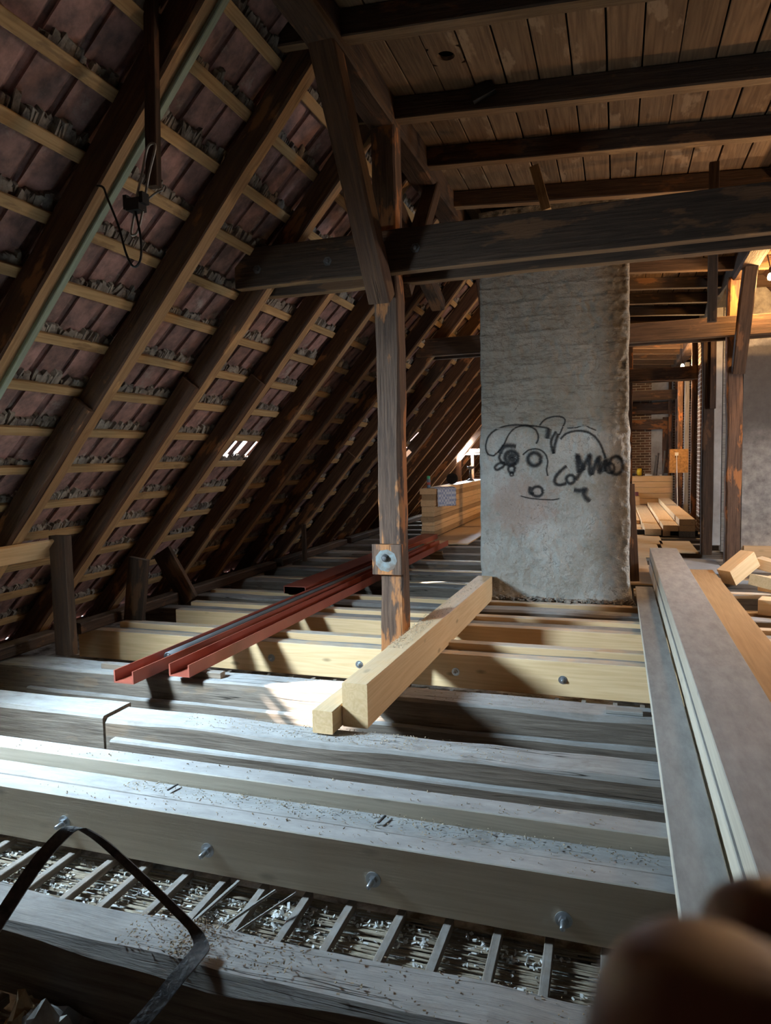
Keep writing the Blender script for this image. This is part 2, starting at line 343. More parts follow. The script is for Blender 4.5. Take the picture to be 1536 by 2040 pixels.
def tubevf(pts, r, n=8, cap=True):
    pts = [Vector(p) for p in pts]; V = []; F = []; rs = r if isinstance(r, (list, tuple)) else [r]*len(pts)
    nrm = None
    for i, p in enumerate(pts):
        t = (pts[min(i+1, len(pts)-1)]-pts[max(i-1, 0)]).normalized()
        if nrm is None:
            nrm = t.cross(Vector((0, 0, 1)) if abs(t.z) < 0.9 else Vector((1, 0, 0))).normalized()
        nrm = (nrm-t*nrm.dot(t)).normalized(); bn = t.cross(nrm)
        V += [tuple(p+(nrm*math.cos(2*math.pi*k/n)+bn*math.sin(2*math.pi*k/n))*rs[i]) for k in range(n)]
    for i in range(len(pts)-1):
        for k in range(n):
            a = i*n+k; b = i*n+(k+1) % n; F.append((a, b, b+n, a+n))
    if cap: F.append(tuple(range(n-1, -1, -1))); F.append(tuple((len(pts)-1)*n+k for k in range(n)))
    return V, F
def tube(name, pts, r, mat, parent=None, n=8, **k):
    V, F = tubevf(pts, r, n); return tag(obj(name, V, F, M[mat], parent, smooth=True), **k)
def spline(pts, k=6):
    pts = [Vector(p) for p in pts]; out = []
    for i in range(len(pts)-1):
        p0, p1, p2, p3 = pts[max(i-1, 0)], pts[i], pts[i+1], pts[min(i+2, len(pts)-1)]
        for j in range(k):
            t = j/k; out.append(0.5*((2*p1)+(p2-p0)*t+(2*p0-5*p1+4*p2-p3)*t*t+(3*p1-p0-3*p2+p3)*t**3))
    return out+[pts[-1]]
def lathe(name, prof, loc, mat, parent=None, n=20, axis='Z', smooth=True, **k):
    V = []; F = []
    for r, z in prof: V += [(r*math.cos(2*math.pi*i/n), r*math.sin(2*math.pi*i/n), z) for i in range(n)]
    for j in range(len(prof)-1):
        for i in range(n): a = j*n+i; b = j*n+(i+1) % n; F.append((a, b, b+n, a+n))
    F.append(tuple(range(n-1, -1, -1))); F.append(tuple((len(prof)-1)*n+i for i in range(n)))
    M4 = Matrix.Translation(Vector(loc))
    if axis == 'Y': M4 = M4 @ Matrix.Rotation(math.radians(90), 4, 'X')
    if axis == 'X': M4 = M4 @ Matrix.Rotation(math.radians(90), 4, 'Y')
    return tag(obj(name, V, F, M[mat], parent, M4, smooth), **k)
def pale_under(o, mat):  # gives downward faces the paler colour that stands for light
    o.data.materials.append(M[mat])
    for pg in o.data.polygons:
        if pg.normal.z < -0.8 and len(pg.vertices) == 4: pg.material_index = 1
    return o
ORD = ['first', 'second', 'third', 'fourth', 'fifth', 'sixth', 'seventh', 'eighth', 'ninth', 'tenth', 'eleventh', 'twelfth', 'thirteenth',
       'fourteenth', 'fifteenth', 'sixteenth', 'seventeenth', 'eighteenth', 'nineteenth', 'twentieth', 'twenty-first', 'twenty-second', 'twenty-third', 'twenty-fourth']

# ------------------------------------------------------------------ the shell: floor base, far walls, outer roof
YE = 22.0
floor = empty('floor', (0, 5, -0.34), 'open joist bays with laths and reed plaster between the floor beams', kind='structure')
V, F = boxvf(-5.6, 5.6, -3.0, YE, -0.50, -0.345); obj('plaster_base', V, F, M['plasterbase'], floor)
LXS = [-4.7+0.194*i for i in range(48)]
lath_me = timber_mesh('lath', 1.0, 0.035, 0.03, M['lath'], 0.004, 0.003, 0.3, 5)
def bay(y0, y1, xs0, xs1, off=0.0):
    for x in LXS:
        if xs0 <= x+off <= xs1:
            Ln, M4 = frame((x+off+random.uniform(-.012, .012), y0, -0.285), (x+off+random.uniform(-.012, .012), y1, -0.285))
            share('lath', lath_me, M4 @ Matrix.Diagonal((Ln, 1, 1, 1)), floor)
bay(1.93, 2.52, -3.4, 0.3, 0.015); bay(3.56, 4.12, -4.2, 0.3, 0.05); bay(0.9, 1.72, -2.7, -0.4, 0.02); bay(4.36, 5.15, -3.4, 0.2, 0.02)
def reeds(y0, y1, x0, x1, z=-0.325):
    A = ([], []); y = y0; r = random.Random(int(y0*100))
    while y < y1:
        x = x0+r.uniform(-.3, 0)
        while x < x1:
            ln = r.uniform(0.25, 1.3); rad = r.uniform(0.0022, 0.0042)
            if r.random() > 0.10:
                zz = z+r.uniform(-.006, .012); yy = y+r.uniform(-.003, .003)
                addvf(A, tubevf([(x, yy, zz), (x+ln/2, yy+r.uniform(-.008, .008), zz+r.uniform(-.004, .006)), (x+ln, yy+r.uniform(-.008, .008), zz+r.uniform(-.003, .003))], rad, 5))
            x += ln+r.uniform(0.0, 0.05)
        y += 0.0072
    return tag(obj('reed_mat', A[0], A[1], M['reed'], floor), kind='stuff')
reeds(1.9, 2.55, -3.6, 0.5); reeds(3.54, 4.12, -4.2, 0.5); reeds(1.0, 1.72, -2.8, -0.3)
def crumbs(name, mat, spots, lo, hi, seed, parent=None):
    A = ([], []); r = random.Random(seed)
    for (x, y, z) in spots:
        s = r.uniform(lo, hi); R_ = Matrix.Rotation(r.uniform(0, 6.3), 3, Vector((r.uniform(-1, 1), r.uniform(-1, 1), 1)).normalized())
        sx, sy, sz = s*r.uniform(0.6, 1.8), s*r.uniform(0.5, 1.0), s*r.uniform(0.15, 0.5)
        Vb, Fb = boxvf(-sx, sx, -sy, sy, -sz, sz)
        addvf(A, ([tuple(R_ @ Vector(v)+Vector((x, y, z))) for v in Vb], Fb))
    return tag(obj(name, A[0], A[1], M[mat], parent), kind='stuff')
r_ = random.Random(3)
cl = []
for _ in range(300):
    cx, cy = r_.uniform(-3.2, .3), r_.uniform(1.93, 2.5)
    for _ in range(r_.randint(4, 14)): cl.append((cx+r_.gauss(0, .05), cy+r_.gauss(0, .012), -0.312+r_.uniform(-.004, .006)))
for _ in range(60):
    cx, cy = r_.uniform(-4, .3), r_.uniform(3.6, 4.08)
    for _ in range(r_.randint(3, 10)): cl.append((cx+r_.gauss(0, .05), cy+r_.gauss(0, .012), -0.312+r_.uniform(-.004, .006)))
crumbs('plaster_crumbs', 'crumb', cl, 0.003, 0.008, 4, floor)

wf = empty('wall_far', (0, YE, 0), 'far gable wall of dark brick with a pale plastered strip', kind='structure')
V, F = boxvf(-6, 0.92, YE, YE+.25, -.5, 8); obj('brickwork', V, F, M['brick'], wf)
V, F = boxvf(0.92, 1.5, YE-.02, YE+.25, -.5, 8); obj('plaster_strip', V, F, M['paleplaster'], wf)
V, F = boxvf(1.5, 6, YE, YE+.25, -.5, 8); obj('brickwork', V, F, M['brick'], wf)
wn = empty('wall_near', (0, -3, 0), 'gable wall behind the photographer', kind='structure')
V, F = boxvf(-6, 6, -3.25, -3.0, -.5, 8); obj('brickwork', V, F, M['brick'], wn)

# ------------------------------------------------------------------ left roof: tiles, battens, mortar
RD = 0.17                                                   # rafter depth
GA = 0.35; TW = 0.245
roof = empty('roof_left', roofp(0, 8), 'steep left roof slope of old clay tiles seen from inside', kind='structure')
def tile_mesh(var):
    r = random.Random(var); V = []; F = []
    prof = [(-0.135, 0.004), (-0.105, 0.0), (-0.02, -0.002), (0.045, 0.001), (0.062, 0.012), (0.078, 0.030), (0.095, 0.034), (0.112, 0.026), (0.128, 0.010), (0.138, 0.006)]
    ls = [-0.215, 0.0, 0.215]; n = len(prof)
    for t in (0.0, 0.012):
        for j, l in enumerate(ls):
            for (y, d) in prof:
                V.append((l+(r.uniform(-.006, .006) if j != 1 else 0), y, d+t+(r.uniform(-.002, .002))))
    def ix(t, j, k): return t*3*n+j*n+k
    for j in range(2):
        for k in range(n-1):
            F.append((ix(0, j, k), ix(0, j, k+1), ix(0, j+1, k+1), ix(0, j+1, k)))
            F.append((ix(1, j, k), ix(1, j+1, k), ix(1, j+1, k+1), ix(1, j, k+1)))
        F.append((ix(0, j, 0), ix(0, j+1, 0), ix(1, j+1, 0), ix(1, j, 0))); F.append((ix(0, j, n-1), ix(1, j, n-1), ix(1, j+1, n-1), ix(0, j+1, n-1)))
    for k in range(n-1):
        F.append((ix(0, 0, k), ix(1, 0, k), ix(1, 0, k+1), ix(0, 0, k+1))); F.append((ix(0, 2, k), ix(0, 2, k+1), ix(1, 2, k+1), ix(1, 2, k)))
    return V, F
TILEVF = [tile_mesh(i) for i in range(4)]
TILES = [mesh('tile', v, f, M['tile']) for v, f in TILEVF]
ROOFROT = Matrix(((CS, 0, -SN), (0, 1, 0), (SN, 0, CS)))      # local x up the slope, z outwards
def tile_matrix(k, c):
    r = random.Random(k*1000+c)
    tilt = math.atan2(0.034, GA)
    R_ = ROOFROT @ Matrix.Rotation(tilt+r.uniform(-.012, .012), 3, 'Y') @ Matrix.Rotation(r.uniform(-.012, .012), 3, 'Z')
    s = S0+GA*k-0.19+r.uniform(-.008, .008); y = c*TW+0.06+r.uniform(-.006, .006)
    return Matrix.Translation(roofp(s, y, RD+0.032+0.018)) @ R_.to_4x4()
S0 = 0.03
GAPS = {(6, 27): 0.42, (6, 28): 0.7, (6, 29): 0.8, (3, 18): 0.88, (6, 52): 0.4, (7, 53): 0.4, (6, 53): 0.5, (5, 51): 0.5, (6, 74): .6, (7, 77): .6}
nearest = []; rest = []
camp = Vector((0, 0, 1.5)); fwd = -Vector((RX.z, RY.z, RZ.z))
for k in range(-1, 17):
    for c in range(-12, 90):
        m4 = tile_matrix(k, c); p = m4.translation
        if k in (6, 7) and (9 <= c <= 11 or 71 <= c <= 73): continue   # the open roof window and the far dormer
        if (k, c) in GAPS: m4 = m4 @ Matrix.Diagonal((1, GAPS[(k, c)], 1, 1))
        d = p-camp; q = d.dot(fwd)
        ux = d.dot(Vector((RX.x, RY.x, RZ.x)))/max(q, .01); uy = d.dot(Vector((RX.y, RY.y, RZ.y)))/max(q, .01)
        vis = q > 0.5 and abs(ux) < 0.60 and abs(uy) < 0.78
        (nearest if vis else rest).append((d.length, k, c, m4))
nearest.sort(key=lambda t: t[0]); rest += nearest[300:]; nearest = nearest[:300]
for d, k, c, m4 in nearest: share('tile', TILES[(k*7+c*3) % 4], m4, roof)
A = ([], [])
for d, k, c, m4 in rest:
    v, f = TILEVF[(k*7+c*3) % 4]; addvf(A, ([tuple(m4 @ Vector(p)) for p in v], f))
tag(obj('tile_field', A[0], A[1], M['tile'], roof), kind='stuff')
# battens, in lengths that meet over rafters
RY_ = [3.06, 4.0, 5.0, 5.95, 6.98, 7.93, 8.9, 9.85, 10.8, 11.8, 12.8, 13.75, 14.7, 15.7, 16.7, 17.6, 18.6, 19.6, 20.6, 21.5]
for k in range(0, 16):
    y = -2.0; r = random.Random(k)
    cuts = [-2.0]+([2.10, 2.82] if k in (6, 7) else [])+[r.choice(RY_[1:4])+.06, r.choice(RY_[5:9])+.06, r.choice(RY_[11:14])+.06, YE]
    for i in range(len(cuts)-1):
        if k in (6, 7) and cuts[i] == 2.10: continue
        timber('batten', roofp(S0+GA*k+r.uniform(-.012, .012), cuts[i]+.003, RD+.015), roofp(S0+GA*k+r.uniform(-.012, .012), cuts[i+1]-.003, RD+.015), 0.066, 0.03, 'batten', roof, 0.004, 0.003, up=(-SN, 0, CS), step=.5)
# mortar squeezed out along the head of every course
A = ([], []); r = random.Random(11)
for k in range(0, 15):
    yy = 2.6
    while yy < 16.5:
        st = 0.022 if yy < 9 else 0.05
        u = ((yy-0.06)/TW+0.5) % 1.0-0.5; u *= TW
        rollh = 0.030*math.exp(-((u-0.095)/0.03)**2)
        if r.random() < 0.93:
            big = max(0.0, noise.noise(Vector((yy*3.1, k*5.3, 1)))+0.45)
            sz = r.uniform(0.012, 0.026)*(0.7+big)
            c0 = roofp(S0+GA*k+0.033+r.uniform(-.006, .010)+sz*0.6, yy, RD+0.032+0.012+rollh-0.004)
            hs, hy, hd = sz*r.uniform(.8, 1.6), st*r.uniform(.6, 1.0), r.uniform(.008, .014)+0.010*big
            R_ = ROOFROT @ Matrix.Rotation(r.uniform(-.5, .5), 3, 'X') @ Matrix.Rotation(r.uniform(-.4, .4), 3, 'Z')
            Vb = [(-hs, -hy, -hd), (-hs*.8, hy, -hd*.9), (hs, hy*.8, -hd*.5), (hs*r.uniform(.8, 1.5), -hy*.9, -hd*.6), (-hs, -hy, hd), (-hs, hy, hd), (hs*1.2, hy, hd), (hs*1.2, -hy, hd)]
            addvf(A, ([tuple(R_ @ Vector(v)+c0) for v in Vb], boxvf(0, 1, 0, 1, 0, 1)[1]))
        yy += st
tag(obj('mortar', A[0], A[1], M['mortar'], roof), kind='stuff')
# roof above the collar ceiling and the unseen right slope
V = [roofp(5.55, -3, .2), roofp(5.55, YE, .2), roofp(8.4, YE, .2), roofp(8.4, -3, .2)]; V += [v+Vector((-.06, 0, .05)) for v in V]
obj('upper_slope', V, boxvf(0, 1, 0, 1, 0, 1)[1], M['outside'], roof)
V = [roofp(-1.3, -3, .24), roofp(-1.3, YE, .24), roofp(-.5, YE, .24), roofp(-.5, -3, .24)]; V += [v+Vector((-.06, 0, .05)) for v in V]
obj('eaves_board', V, boxvf(0, 1, 0, 1, 0, 1)[1], M['outside'], roof)
rr = empty('roof_right', (4, 8, 0), 'right roof slope opposite the tiled side', kind='structure')
def mir(s, y, d): p = roofp(s, y, d); return Vector((-0.16-p.x, p.y, p.z))
for (s0, s1, ya, yb) in ((-1.3, 8.4, -3, 6.95), (-1.3, 8.4, 7.65, YE), (-1.3, 1.95, 6.95, 7.65), (2.65, 8.4, 6.95, 7.65)):
    V = [mir(s0, ya, .2), mir(s1, ya, .2), mir(s1, yb, .2), mir(s0, yb, .2)]; V += [v+Vector((.06, 0, .05)) for v in V]
    obj('slope_lining', V, boxvf(0, 1, 0, 1, 0, 1)[1], M['outside'], rr)
win3 = empty('fill_window', mir(2.3, 7.3, .2), 'added unseen roof window in the right slope, holding the fill lamp', kind='structure')  # frame and opening added to go with the fill lamp
for s in (1.95, 2.65): timber('window_frame', mir(s, 6.93, .21), mir(s, 7.67, .21), .06, .12, 'batten', win3, up=(SN, 0, CS))
for y in (6.95, 7.65): timber('window_frame', mir(1.98, y, .21), mir(2.62, y, .21), .06, .12, 'batten', win3, up=(SN, 0, CS))
# roof window frame in the left slope beside the photographer
win = empty('window_1', roofp(2.22, 2.46, .2), 'open roof window in the tiled slope', kind='structure')
for s in (1.88, 2.45): timber('window_frame', roofp(s, 2.10, .21), roofp(s, 2.82, .21), .05, .09, 'batten', win, up=(-SN, 0, CS))
for y in (2.12, 2.80): timber('window_frame', roofp(1.90, y, .21), roofp(2.43, y, .21), .05, .09, 'batten', win, up=(-SN, 0, CS))
for y in (2.085, 2.835): timber('reveal_baffle', roofp(1.84, y, .085), roofp(2.42, y, .085), .022, .31, 'batten', win, up=(-SN, 0, CS))  # added unseen side boards, deepened to keep window light off rafter and eaves
timber('sill_board', roofp(1.845, 2.10, .03), roofp(1.845, 2.82, .03), .025, .42, 'batten', win, up=(-SN, 0, CS))  # added unseen board, made deep to shade the eaves end of the joists
for s in (2.42,): timber('reveal_baffle', roofp(s, 2.10, .03), roofp(s, 2.82, .03), .022, .42, 'batten', win, up=(-SN, 0, CS))  # added unseen top board, deepened to dim the upper chimney

# ------------------------------------------------------------------ rafters
for i, y in enumerate(RY_):
    top = 5.35
    extra = ['bearing a pale green strip along its edge', 'with a splintered underside', 'clasped by the near collar beam', 'behind the near collar beam end', 'in front of the bright slipped tile'][i] if i < 5 else 'sloping down into the dark eaves'
    o = timber('rafter', roofp(-.25, y+.06, RD/2), roofp(top, y+.06, RD/2), 0.12, RD, 'rafter', None, 0.008, 0.008, up=(-SN, 0, CS), wane=0.012, step=.2,
               label='%s old rafter counted from the camera, %s' % (ORD[i], extra), cat='rafter', group='rafters of the left roof slope')
    pale_under(o, 'rafter_lit')
    if i == 0: timber('painted_strip', roofp(.3, y+.105, -.012), roofp(5.2, y+.105, -.012), .045, .025, 'green', o, up=(-SN, 0, CS))
    if i in (1, 2, 3, 5, 7, 8):
        se = {1: 2.45, 2: 2.75, 3: 2.9, 5: 3.1, 7: 2.0, 8: 2.2}[i]
        timber('sister_board', roofp(-.2, y-.027, RD/2-.01), roofp(se, y-.027, RD/2-.01), .05, RD-.01, 'rafter', o, 0.005, .006, up=(-SN, 0, CS))
    if i in (2, 3, 4, 6): timber('sister_board', roofp(.1, y+.14, RD/2+.02), roofp(3.0+.2*i, y+.14, RD/2+.02), .035, RD-.05, 'rafter', o, 0.004, .005, up=(-SN, 0, CS))

# ------------------------------------------------------------------ collar ceiling: joists and boards
ceil_ = empty('ceiling', (0, 8, 4.0), 'brown board ceiling laid over the collar joists', kind='structure')
def zc(x): return 3.895-0.062*(x+1.5)
CJ = [3.93, 4.97, 5.84, 6.86, 7.85, 8.8, 9.72, 10.7, 11.7, 12.7, 13.65, 14.6, 15.6, 16.6, 17.5, 18.5, 19.5, 20.5]
for i, y in enumerate(CJ):
    o = timber('ceiling_joist', (-1.95, y+.05, zc(-1.95)+.075), (2.2, y+.05, zc(2.2)+.075), .11, .15, 'truss', None, .007, .006, wane=.008,
           label='%s dark ceiling joist counted from the camera, carrying the board ceiling' % ORD[i], cat='joist', group='joists under the board ceiling')
    pale_under(o, 'joist_lit')
bw = 0.214; x = -2.0; j = 0
while x < 2.2:
    r = random.Random(j+50); ys = [-1.5]+[r.choice(CJ[1:4])+.05, r.choice(CJ[5:8])+.05, r.choice(CJ[10:13])+.05, YE]
    wb = bw-r.uniform(.004, .014)
    for q in range(len(ys)-1):
        xc = x+bw/2
        if j == 4 and q == 0:                                   # the board with the round hole
            Ln, M4 = frame((xc, ys[q]+.003, zc(xc)+.165), (xc, ys[q+1]-.003, zc(xc)+.165), (0.062, 0, 1))
            hx = 4.55-(ys[q]+ys[q+1])/2; hy = 0.0; n = 20; R0 = .055; V = []; F = []
            for sgn in (-1, 1):
                V += [(hx+R0*math.cos(2*math.pi*a/n), hy+R0*math.sin(2*math.pi*a/n), sgn*.0125) for a in range(n)]
                for a in range(n):
                    cx_, cy_ = math.cos(2*math.pi*a/n), math.sin(2*math.pi*a/n); mx = max(abs(cx_), abs(cy_)); V.append((hx+cx_/mx*wb/2, hy+cy_/mx*wb/2, sgn*.0125))
            for a in range(n):
                b = (a+1) % n; F += [(a, b, n+b, n+a), (2*n+b, 2*n+a, 3*n+a, 3*n+b), (b, a, 2*n+a, 2*n+b)]
            for (xa, xb) in ((-Ln/2, hx-wb/2), (hx+wb/2, Ln/2)):
                o = len(V); Vb, Fb = boxvf(xa, xb, -wb/2, wb/2, -.0125, .0125); V += Vb; F += [tuple(t+o for t in f) for f in Fb]
            obj('plank', V, F, M['board'], ceil_, M4)
        else:
            timber('plank', (xc, ys[q]+.003, zc(xc)+.165+r.uniform(-.002, .003)), (xc, ys[q+1]-.003, zc(xc)+.165), wb, .025, 'board', ceil_, 0.0, .003, up=(0.062, 0, 1))
    x += bw; j += 1
V, F = boxvf(-2.0, 2.3, -1.5, YE, 4.16, 4.2); obj('upper_layer', V, F, M['dark'], ceil_)

# ------------------------------------------------------------------ purlins, posts, collars, braces
ybeam('purlin', -1.705, -1.505, 0.8, 21.8, 3.85, 4.06, 'truss', rough=.012, cham=.01, wane=.02, label='long old purlin under the joist ends above the tiled slope', cat='purlin')
ybeam('purlin', 1.33, 1.55, 3.0, 21.8, 3.62, 3.86, 'truss', rough=.02, cham=.015, wane=.035, label='rough waney purlin on the far side near the lit bulbs', cat='purlin')
def nut(x, y, z, parent):
    b = lathe('bolt', [(.035, 0), (.035, .004), (.017, .004), (.017, .02), (.012, .022)], (x, y, z), 'iron', parent, 6, 'Y', False); return b
def post(x, y, top, w, label, mat='truss'):
    return zpost('post', x-w/2, x+w/2, y-w/2, y+w/2, 0.0 if y > 6 else -.26, top, mat, rough=.02, cham=.012, wane=.025, step=.12, label=label, cat='post')
p1 = post(-1.605, 5.045, 3.86, .185, 'weathered split post standing in the middle beside the loose square beam', 'post')
pl = zpost('plate', -1.735, -1.505, 4.905, 4.95, .64, .865, 'post', parent=p1, cham=.006)
lathe('paint_patch', [(.085, 0), (.085, .0015)], (-1.625, 4.905, .745), 'paint', pl, 9, 'Y', False)
lathe('bolt', [(.03, 0), (.03, .006), (.02, .008), (.02, .03), (.016, .034)], (-1.63, 4.905, .765), 'iron', pl, 12, 'Y')
c1 = xbeam('collar_beam', -2.76, 3.2, 4.84, 4.945, 2.805, 3.095, 'truss', rough=.006, cham=.006, wane=.006, label='heavy dark collar beam crossing in front of the split post', cat='beam')
for (x, z) in ((-2.0, 2.93), (-1.34, 2.95), (-2.57, 2.93)): nut(x, 4.84, z, c1)
xbeam('collar_beam', -2.7, 3.2, 5.145, 5.25, 2.80, 3.08, 'truss', rough=.006, cham=.006, wane=.006, label='twin collar beam right behind the near one, past the split post', cat='beam')
timber('brace', (-1.6, 3.90, 3.90), (-1.6, 4.86, 2.63), .16, .15, 'rafter', up=(0, 1, 1), rough=.008, cham=.01, wane=.012, label='slanting head brace from the purlin to the split post, patchy brown', cat='brace')
timber('brace', (-1.70, 5.2, 3.62), (-1.70, 6.95, 3.0), .13, .12, 'truss', up=(0, 0, 1), rough=.008, cham=.01, label='dark slanting timber behind the split post with a pale cut end', cat='brace')
timber('brace', (-1.55, 5.2, 2.75), (-1.55, 6.2, 3.84), .13, .12, 'truss', up=(0, 0, 1), rough=.008, cham=.01, label='dark head brace rising behind the split post towards the chimney', cat='brace')
for i, (y, zt) in enumerate(((9.98, 3.16), (14.93, 3.12), (19.85, 3.1))):
    nm = ['second', 'third', 'fourth'][i]
    zb = zt-.24
    xbeam('collar_beam', -2.72, 2.8, y-.22, y-.11, zb, zt, 'truss', rough=.006, cham=.006, label='%s collar beam along the attic, crossing behind the big chimney' % nm, cat='beam')
    xbeam('collar_beam', -2.72, 2.8, y+.11, y+.21, zb, zt, 'truss', rough=.006, cham=.006, label='back twin of the %s collar beam along the attic' % nm, cat='beam')
    post(-1.605, y, 3.86, .18, 'left post of the %s truss, hidden behind the chimney' % nm)
    post([1.40, 1.60, 1.5][i], y, 3.66, .18, 'tall right-hand post of the %s truss, lit orange by a bulb' % nm, 'post')
    timber('brace', (-1.62, y-1.15, 3.9), (-1.62, y-.1, 2.55), .15, .14, 'post', up=(0, 1, 1), rough=.008, cham=.01, label='head brace on the chimney side of the %s truss' % nm, cat='brace')
    timber('brace', ([1.46, 1.5, 1.5][i], y-.75, 3.72), ([1.42, 1.58, 1.5][i], y-.12, 2.48), .15, .14, 'truss', up=(0, 1, 1), rough=.01, cham=.012, label='short brace leaning against the right-hand post of the %s truss' % nm, cat='brace')
zpost('hanger', .69, .76, 6.35, 6.42, 2.55, 3.80, 'truss', rough=.004, label='thin dark upright hanging down from the ceiling joist beside the chimney', cat='hanger')
timber('hanger', (-.62, 5.72, 3.72), (-.53, 5.72, 3.38), .07, .05, 'batten', up=(0, 1, 0), rough=.004, label='short pale timber stub hanging under the ceiling above the collar', cat='stub')
timber('cleat', (-.95, 4.93, 3.93), (-.8, 4.93, 3.98), .05, .09, 'black', up=(0, 0, 1), label='small black metal bracket on the ceiling joist face near the hole', cat='bracket')

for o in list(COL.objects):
    if o.name.startswith('collar_beam'): pale_under(o, 'joist_lit')

# ------------------------------------------------------------------ floor joists
def joist(x0, x1, y0, y1, zt, h, mat, label, **k):
    kw = dict(rough=.014, cham=.008, wane=.03) if mat == 'old' else dict(rough=0.0, cham=.004)
    kw.update(k)
    return xbeam('floor_joist', x0, x1, y0, y1, zt-h, zt, mat, label=label, cat='joist', **kw)
def bolt(x, y, z, parent, ln=.05):
    b = lathe('bolt', [(.010, 0), (.010, ln), (.007, ln+.003)], (x, y, z), 'galv', parent, 10, 'Y')
    lathe('washer', [(.031, 0), (.031, .004)], (x, y, z), 'galv', b, 20, 'Y', False)
    lathe('nut', [(.018, .004), (.018, .02)], (x, y, z), 'galv', b, 6, 'Y', False)
joist(-4.7, 1.2, 1.69, 1.905, 0.0, .26, 'old', 'nearest old floor joist with a ragged edge, under the iron strap', wane=.05, rough=.02, step=.1)
n1 = joist(-4.7, 4.4, 2.48, 2.582, 0.0, .245, 'dusty', 'new dusty joist with four zinc bolts sticking out of its face')
for x, z in ((-2.395, -.126), (-1.646, -.14), (-.902, -.14), (-.179, -.165)): bolt(x, 2.48, z, n1, .055)
joist(-4.7, 4.4, 2.586, 2.728, -.006, .25, 'old', 'old cracked joist clamped between two new ones near the camera', wane=.006, rough=.006)
joist(-4.7, 4.4, 2.732, 2.848, .06, .26, 'dusty', 'new joist standing proud behind the bolted front joist')
o2 = joist(-2.87, 4.4, 3.325, 3.56, 0.0, .27, 'old', 'long grey old joist split by a crack, under the loose beam ends')
timber('nailing_strip', (-2.8, 3.30, -.15), (4.3, 3.30, -.15), .06, .10, 'old', o2, .008, .008, wane=.012)
joist(-4.75, -2.905, 3.345, 3.6, .0, .27, 'old', 'short grey old joist ending beside the dark notch at the eaves side')
o3 = joist(-4.75, 4.4, 4.10, 4.34, 0.0, .27, 'old', 'old joist carrying the bright sunlit patch beside the loose beam')
timber('nailing_strip', (-4.2, 4.075, -.2), (4.3, 4.075, -.2), .05, .1, 'old', o3, .008, .008, wane=.012)
n3 = joist(-4.7, 4.4, 5.16, 5.268, 0.0, .26, 'new', 'new bolted joist at the foot of the split post')
for x in (-3.55, -2.732, -1.953, -1.169, -.376): bolt(x, 5.16, -.135, n3, .03)
joist(-4.75, -1.72, 5.272, 5.355, -.012, .25, 'old', 'left half of the old joist clamped behind the bolted joist at the post')
joist(-1.49, 4.4, 5.272, 5.355, -.012, .25, 'old', 'right half of the old joist clamped behind the bolted joist at the post')
joist(-4.4, 4.4, 5.36, 5.46, .035, .26, 'new', 'new joist right behind the post, standing a little proud')
joist(-4.3, 4.4, 6.09, 6.19, .0, .25, 'new', 'new joist in the next bay past the split post')
joist(-4.75, 4.4, 6.194, 6.36, -.012, .25, 'old', 'old joist between the two new ones in front of the chimney', wane=.006, rough=.006)
joist(-4.3, 4.4, 6.364, 6.464, .025, .25, 'new', 'new joist nearest to the chimney foot with a round knot')
joist(-4.75, 4.4, 6.78, 6.98, .0, .26, 'old', 'dark old joist just before the chimney foot')
joist(-4.5, 4.4, 7.06, 7.16, .02, .25, 'new', 'pale new joist directly at the chimney foot')
ys = [(7.85, 'old'), (8.1, 'new'), (8.75, 'old'), (8.98, 'new'), (9.65, 'old'), (9.86, 'new'), (10.55, 'old'), (11.4, 'old'), (12.25, 'old'), (13.1, 'old'), (14.0, 'old'), (14.9, 'old'), (15.8, 'old'), (16.7, 'old'), (17.6, 'old'), (18.5, 'old'), (19.4, 'old'), (20.3, 'old')]
for i, (y, mt) in enumerate(ys):
    if y < 8.3:
        joist(-4.7, -1.42, y, y+.11 if mt == 'new' else y+.2, 0.0, .25, mt, '%s joist running from the eaves to the side of the chimney' % ('old' if mt == 'old' else 'new'))
        joist(.17, 4.4, y, y+.11 if mt == 'new' else y+.2, 0.0, .25, mt, '%s joist starting at the plank side of the chimney' % ('old' if mt == 'old' else 'new'))
    else:
        joist(-4.7, 4.4, y, y+.11 if mt == 'new' else y+.2, 0.0, .25, mt, '%s floor joist beyond the chimney, %s timber' % (ORD[i-2], 'dark old' if mt == 'old' else 'pale new'), step=.5)
timber('offcut', (-.06, 4.2, .012), (.14, 4.2, .012), .075, .02, 'grey', rough=.004, label='small grey wood scrap lying on the old joist beside the plank', cat='offcut')
# eaves plate in short lengths and struts at the foot of the rafters
for i, (a, b) in enumerate(((1.8, 4.7), (4.95, 6.5), (6.7, 8.7), (8.9, 11.4), (11.6, 14.5), (14.7, 18.0), (18.2, 21.9))):
    ybeam('eaves_plate', -4.62, -4.48, a, b, .012, .11, 'truss', rough=.008, cham=.01, wane=.01, label='%s length of eaves plate along the foot of the rafters' % ORD[i], cat='plate', group='eaves plate lengths')
zpost('strut', -4.24, -4.08, 4.39, 4.47, .0, .95, 'truss', rough=.006, label='short brown strut under the second rafter, near the red channels', cat='strut')
timber('strut', (-4.33, 5.47, 0.0), (-4.24, 5.47, .62), .20, .05, 'truss', up=(0, 1, 0), rough=.006, label='wide dark plank strut under the third rafter', cat='strut')
timber('strut', (-4.36, 6.43, 0.02), (-4.68, 6.43, .55), .22, .05, 'truss', up=(0, 1, 0), rough=.006, label='slanting dark plank strut at the fourth rafter foot', cat='strut')
zpost('strut', -4.44, -4.38, 9.45, 9.5, .0, .55, 'rafter', rough=.006, label='small upright stick at the far eaves plate', cat='strut')
ln, m4 = frame(roofp(1.13, 2.4, -.018), roofp(1.13, 4.46, -.018), (-SN, 0, CS))
